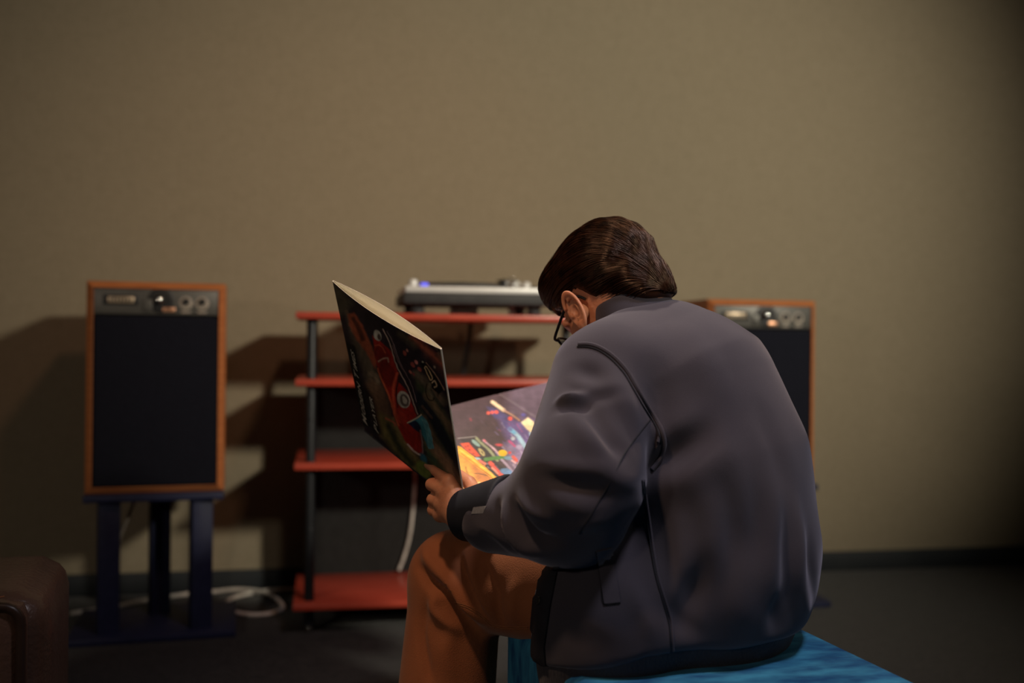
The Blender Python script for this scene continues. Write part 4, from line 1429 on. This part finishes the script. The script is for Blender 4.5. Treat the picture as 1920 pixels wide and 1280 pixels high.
pt.stroke([(368, 332), (414, 432), (492, 640), (570, 834)], 7, (176, 150, 140), 4)
pt.stroke([(392, 345), (440, 440), (520, 640), (560, 760)], 5, (120, 100, 104), 4)
pt.stroke([(425, 430), (470, 530), (505, 600)], 5, (110, 84, 84), 4)
for (x, y), w_, c in (((500, 470), 16, (160, 76, 66)), ((515, 455), 10, (196, 130, 118)), ((545, 540), 18, (150, 70, 66)), ((565, 525), 14, (206, 126, 120)), ((528, 585), 12, (190, 110, 96)), ((580, 570), 16, (166, 84, 74)), ((545, 600), 10, (130, 60, 60)), ((604, 528), 9, (180, 170, 150)), ((668, 560), 8, (170, 150, 130))):
    pt.oval((x, y), w_*0.6, w_, -25, c, 5)
pt.poly([(584, 530), (618, 530), (720, 690), (690, 715), (650, 680)], (22, 18, 20), 5)
pt.stroke([(610, 562), (622, 556), (650, 622), (636, 632), (610, 562)], 6, (200, 168, 128), 3)
pt.stroke([(650, 650), (664, 640), (676, 668), (664, 676)], 8, (210, 180, 146), 4)
pt.stroke([(622, 530), (660, 590), (722, 690)], 5, (170, 132, 110), 4)
pt.stroke([(618, 660), (614, 700), (630, 742), (658, 752), (664, 738)], 5, (30, 26, 24), 4)
pt.stroke([(636, 660), (630, 690), (650, 730)], 18, (132, 116, 92), 12, 0.7)
pt.poly([(512, 886), (566, 850), (590, 838), (625, 870), (655, 940), (672, 1025), (640, 1030), (612, 970), (580, 925)], (62, 128, 142), 8)
for k in range(4):
    pt.stroke([(596+k*9, 860+k*4), (630+k*9, 950+k*3), (640+k*9, 1028)], 3, (140, 196, 200), 3, 0.7)
pt.poly([(514, 888), (560, 872), (590, 905), (596, 950), (545, 920)], (24, 32, 60), 8)
pt.stroke([(512, 886), (560, 860), (590, 838)], 7, (210, 190, 160), 5)
pt.stroke([(512, 1010), (560, 1050), (606, 1072)], 10, (216, 186, 176), 6)
pt.stroke([(588, 930), (600, 980), (604, 1050)], 8, (150, 110, 110), 6)
pt.oval((606, 1085), 16, 34, -20, (52, 104, 124), 10)
pt.oval((606, 1152), 36, 58, -32, (112, 124, 58), 12)
pt.stroke([(640, 1060), (700, 1140), (760, 1190)], 24, (56, 74, 58), 16, 0.8)
pt.stroke([(300, 590), (330, 600), (340, 640)], 26, (150, 128, 104), 16, 0.7)
pt.stroke([(385, 855), (430, 880), (440, 900)], 10, (190, 96, 72), 8)
pt.poly([(140, 400), (205, 430), (300, 905), (235, 900), (180, 640)], (14, 13, 15), 12)
pt.poly([(250, 620), (300, 720), (370, 960), (310, 930), (262, 760)], (20, 17, 19), 26, 0.9)
pt.grain(0.03, 0.16, 2); pt.grain(0.08, 0.16, 3); pt.grain(0.2, 0.10, 4)
pt.c = np.clip(pt.c*0.98, 0, 0.9)
cover = print_obj('cover_sheet', (lambda t: (W(t[0]), t[1]))(slab(outer, p1(uu, vv_, 1, -0.0003), NU, NV)), len(outer), pt.c, (244, 236, 214), sleeve)
cover['label'] = 'painted front cover with a red car'
NU2 = 40
ui, vi = np.meshgrid(np.linspace(0, 1, NU2+1), np.linspace(0, 1, NU2+1)); ui, vi = ui.ravel(), vi.ravel()
inn_t = p1(ui, vi, -1, 0.0003)
cream = np.tile(srgb((244, 236, 214)), (len(inn_t), 1))
inner = print_obj('inner_sheet', (lambda t: (W(t[0]), t[1]))(slab(inn_t, p1(ui, vi, -1, -0.0005), NU2, NU2)), len(inn_t), cream, (70, 52, 66), sleeve)
# cream card edge at the near side and the folded spine
es = np.linspace(0, 1, 24)
ev = [D1+hd*(SL+0.0004)+upv*SL*a for a in es]
add('card_edge', tube(W(np.array(ev)), 0.0014, 6), M_paper, sleeve)
ev = [D1+hd*-0.0004+upv*SL*a for a in es]
add('card_edge', tube(W(np.array(ev)), 0.0014, 6), M_paper, sleeve)
add('spine', tube(W(np.array([D1+hd*SL*a for a in es])), 0.0026, 8), M_placket, sleeve)

# -- inside painting: a neon city at night (lower panel)
NW = 230
us, ts = np.meshgrid(np.linspace(0, 1, NU+1), np.linspace(0.0, L2, NW+1)); us, ts = us.ravel(), ts.ravel()
top = p2(us, ts, 0.0012)
q = (proj(top)-np.array([850, 740]))*6.735
pt = Painter(q, (72, 54, 62))
pt.poly([(700, -120), (1700, -500), (1900, 500), (900, 500), (700, 250)], (96, 82, 98), 160, 0.9)
pt.poly([(560, 260), (720, 300), (1000, 330), (1500, 500), (1300, 1000), (820, 900), (700, 600)], (112, 96, 160), 110, 0.85)
pt.poly([(640, 640), (760, 600), (1000, 700), (1300, 1000), (900, 1100), (700, 880)], (160, 144, 186), 100, 0.7)
pt.poly([(420, 150), (560, 170), (720, 290), (690, 330), (520, 290)], (76, 72, 120), 24, 0.8)
pt.poly([(300, 780), (430, 800), (560, 870), (900, 1080), (900, 1160), (620, 1150)], (30, 26, 34), 30, 0.95)
pt.poly([(90, 560), (290, 540), (420, 660), (540, 830), (420, 860), (200, 690)], (44, 38, 44), 16, 0.9)
pt.dabs(60, (520, 330, 1250, 1000), (0.66, 0.75), (25, 100), (6, 20), [(92, 80, 150), (140, 128, 190), (70, 58, 96), (196, 186, 220), (110, 150, 210), (190, 90, 130), (60, 50, 80)], 11, 0.7)
pt.dabs(40, (380, 840, 900, 1120), (0.6, 0.8), (14, 50), (6, 16), [(226, 96, 80), (40, 34, 44), (130, 170, 200), (200, 190, 210), (90, 60, 90), (236, 190, 90)], 12, 0.75)
pt.dabs(24, (60, 120, 640, 520), (0.66, 0.75), (30, 120), (8, 26), [(84, 64, 74), (64, 48, 58), (92, 74, 92)], 13, 0.4)
pt.stroke([(495, 90), (560, 140), (660, 210), (840, 325)], 34, (60, 44, 46), 18)
pt.stroke([(495, 92), (570, 140), (640, 188)], 42, (238, 214, 176), 8)
pt.stroke([(640, 188), (720, 242), (835, 322)], 22, (168, 134, 116), 10)
for x, y, r_ in ((445, 224, 21), (495, 216, 20), (548, 213, 24), (716, 300, 28)):
    pt.oval((x, y), r_, r_*0.9, 0, (240, 96, 80), 8)
pt.stroke([(215, 300), (225, 320)], 20, (150, 56, 70), 12, 0.7)
pt.poly([(858, 345), (940, 285), (1000, 330), (1062, 405), (1250, 380), (1500, 420), (1300, 640), (1075, 545), (985, 490), (930, 440)], (252, 236, 194), 16)
pt.stroke([(715, 425), (790, 500), (860, 590), (960, 725), (1020, 800)], 52, (168, 208, 238), 16)
pt.stroke([(715, 425), (770, 480)], 44, (120, 190, 236), 16)
pt.stroke([(640, 350), (720, 430)], 60, (92, 86, 150), 26, 0.8)
pt.oval((750, 556), 26, 24, 0, (196, 206, 226), 12)
pt.stroke([(700, 590), (770, 650)], 26, (196, 70, 130), 16, 0.85)
pt.oval((570, 636), 44, 16, 5, (190, 66, 76), 12)
pt.oval((990, 505), 40, 22, 30, (176, 214, 240), 14)
pt.oval((830, 660), 40, 30, 20, (176, 170, 210), 20)
pt.stroke([(1110, 290), (1210, 350)], 40, (216, 150, 180), 20, 0.8)
pt.oval((1160, 190), 60, 20, 10, (86, 84, 140), 20)
pt.oval((880, 255), 30, 20, 10, (96, 90, 160), 16)
pt.stroke([(60, 550), (290, 525)], 14, (132, 128, 128), 6)
pt.stroke([(300, 545), (420, 670), (555, 832)], 32, (150, 160, 128), 8)
pt.stroke([(390, 570), (480, 660), (590, 770)], 24, (206, 176, 196), 12)
pt.stroke([(395, 565), (410, 585)], 22, (216, 120, 140), 8)
pt.poly([(92, 612), (205, 598), (335, 775), (285, 785), (190, 715)], (228, 84, 54), 10)
for x, y in ((160, 650), (210, 690), (190, 640), (250, 740)):
    pt.oval((x, y), 16, 12, 30, (150, 44, 30), 8, 0.8)
pt.oval((290, 605), 62, 22, 40, (146, 182, 180), 8)
pt.oval((352, 722), 24, 58, -34, (206, 192, 130), 8)
pt.oval((360, 730), 8, 26, -34, (50, 40, 36), 6)
pt.stroke([(405, 815), (520, 800), (640, 790)], 46, (84, 142, 70), 14)
pt.oval((690, 800), 50, 26, 10, (120, 160, 190), 14)
pt.oval((620, 736), 58, 40, 5, (252, 204, 24), 6)
pt.oval((866, 873), 42, 28, 0, (250, 200, 40), 6)
pt.oval((710, 732), 20, 18, 0, (216, 76, 80), 8)
pt.stroke([(755, 785), (800, 830)], 42, (226, 100, 90), 12)
pt.stroke([(740, 830), (790, 860)], 22, (236, 190, 200), 10)
pt.stroke([(610, 820), (690, 900), (760, 970)], 30, (176, 160, 190), 14)
pt.oval((300, 806), 42, 14, 8, (176, 210, 220), 8)
pt.stroke([(330, 830), (400, 870)], 34, (226, 124, 104), 10)
pt.stroke([(465, 860), (540, 950), (660, 1050)], 50, (224, 84, 70), 12)
pt.stroke([(490, 930), (560, 990)], 26, (236, 150, 130), 12)
pt.oval((675, 965), 78, 36, 5, (104, 148, 200), 16)
pt.oval((810, 1000), 52, 34, 40, (230, 84, 74), 10)
pt.stroke([(760, 880), (900, 1020)], 26, (176, 160, 190), 14)
for k in range(9):
    x = 690+k*21
    pt.stroke([(x, 1085-k*4), (x+9, 1062-k*4)], 9, (226, 216, 196), 4)
pt.poly([(60, 640), (110, 655), (520, 1020), (715, 1165), (640, 1195), (540, 1120), (60, 770)], (250, 176, 44), 8)
pt.stroke([(90, 690), (300, 860), (510, 1030)], 14, (255, 206, 90), 8)
pt.poly([(40, 730), (120, 770), (520, 1090), (650, 1195), (560, 1300), (300, 1400), (-100, 1300)], (196, 122, 52), 8)
pt.poly([(40, 740), (200, 850), (300, 1080), (320, 1300), (0, 1300)], (228, 162, 60), 50, 0.9)
pt.stroke([(100, 735), (330, 920), (520, 1075), (650, 1180)], 9, (150, 84, 34), 5)
pt.stroke([(155, 905), (175, 970), (205, 1030), (290, 1110)], 9, (60, 34, 22), 5)
pt.stroke([(265, 998), (330, 1002), (420, 1022)], 7, (70, 42, 26), 5)
pt.stroke([(420, 1022), (520, 1100), (600, 1170)], 8, (120, 66, 30), 5)
for a_, b_ in (((280, 1118), (336, 1104)), ((320, 1160), (404, 1138)), ((350, 1200), (480, 1182)), ((365, 1236), (470, 1214)), ((380, 1262), (560, 1244)), ((310, 1120), (350, 1160)), ((350, 1170), (390, 1250)), ((410, 1196), (430, 1250)), ((460, 1190), (500, 1246))):
    pt.stroke([a_, b_], 10, (236, 204, 128), 4)
pt.grain(0.03, 0.12, 5); pt.grain(0.10, 0.08, 6)
panel = print_obj('lower_panel', (lambda t: (W(t[0]), t[1]))(slab(top, p2(us, ts, -0.0012), NU, NW)), len(top), pt.c, (60, 46, 56), sleeve)
panel['label'] = 'inside panel painted with a neon city at night'
# white lyric sheet that slips out below the far edge
ls_q = [D1-hd*0.030+wv*0.02, D1-hd*-0.0+wv*0.275, D1+hd*0.16+wv*0.275, D1+hd*0.16+wv*0.02]
lt, lb = [], []
for j in range(5):
    for i in range(5):
        s_, t_ = i/4, j/4
        c = (ls_q[0]*(1-s_)+ls_q[1]*s_)*(1-t_)+(ls_q[3]*(1-s_)+ls_q[2]*s_)*t_
        lt.append(c-n2*0.0018); lb.append(c-n2*0.0026)
vv2, ff2 = slab(np.array(lt), np.array(lb), 4, 4)
tag(add('lyric_sheet', (W(vv2), ff2), M_paper), 'white paper insert slipping out under the far edge of the open sleeve', 'paper')

# lettering printed along the cover's left edge
def uv1(px, py):
    d = ray(px, py)
    k = ((D1-np.array([0, 0, CAMH]))@n1)/(d@n1)
    x = d*k+np.array([0, 0, CAMH])-D1
    return np.array([x@hd/SL, x@upv/SL])
def glyphs(txt):
    cu = bpy.data.curves.new('lettering', 'FONT')
    cu.body = txt; cu.size = 1.0; cu.offset = 0.012; cu.shear = 0.25; cu.resolution_u = 3
    o = bpy.data.objects.new('lettering', cu)
    scene.collection.objects.link(o)
    dg = bpy.context.evaluated_depsgraph_get()
    me = o.evaluated_get(dg).to_mesh()
    v_ = np.array([x.co[:] for x in me.vertices]); f_ = [list(p_.vertices) for p_ in me.polygons]
    o.evaluated_get(dg).to_mesh_clear()
    bpy.data.objects.remove(o); bpy.data.curves.remove(cu)
    return v_, f_
def lettering(words, a, b, size):
    x = 0.0; parts = []
    for w_, sc in words:
        if w_ == ' ':
            x += 0.35; continue
        v_, f_ = glyphs(w_)
        v_ = v_*sc
        v_[:, 0] += x-v_[:, 0].min()
        x = v_[:, 0].max()+0.09
        parts.append((v_, f_))
    v_, f_ = join(*parts)
    a, b = uv1(*a), uv1(*b)
    ln = b-a; Ln = np.linalg.norm(ln); t_ = ln/Ln; nn_ = np.array([-t_[1], t_[0]])
    k = Ln/x
    uvp = a+v_[:, :1]*k*t_+v_[:, 1:2]*size/SL*nn_
    pos = p1(uvp[:, 0], uvp[:, 1], 1, 0.0005)+n1*0.0006
    return add('lettering', (W(pos), f_), M_letter, cover, smooth=False)
lettering([('M', 1.25), ('ODERN', 1.0), (' ', 1), ('T', 1.25), ('IMES', 1.0)], (691, 797), (666, 656), 0.017)
lettering([('P', 1.25), ('LAYER', 1.0)], (712, 812), (700, 744), 0.015)
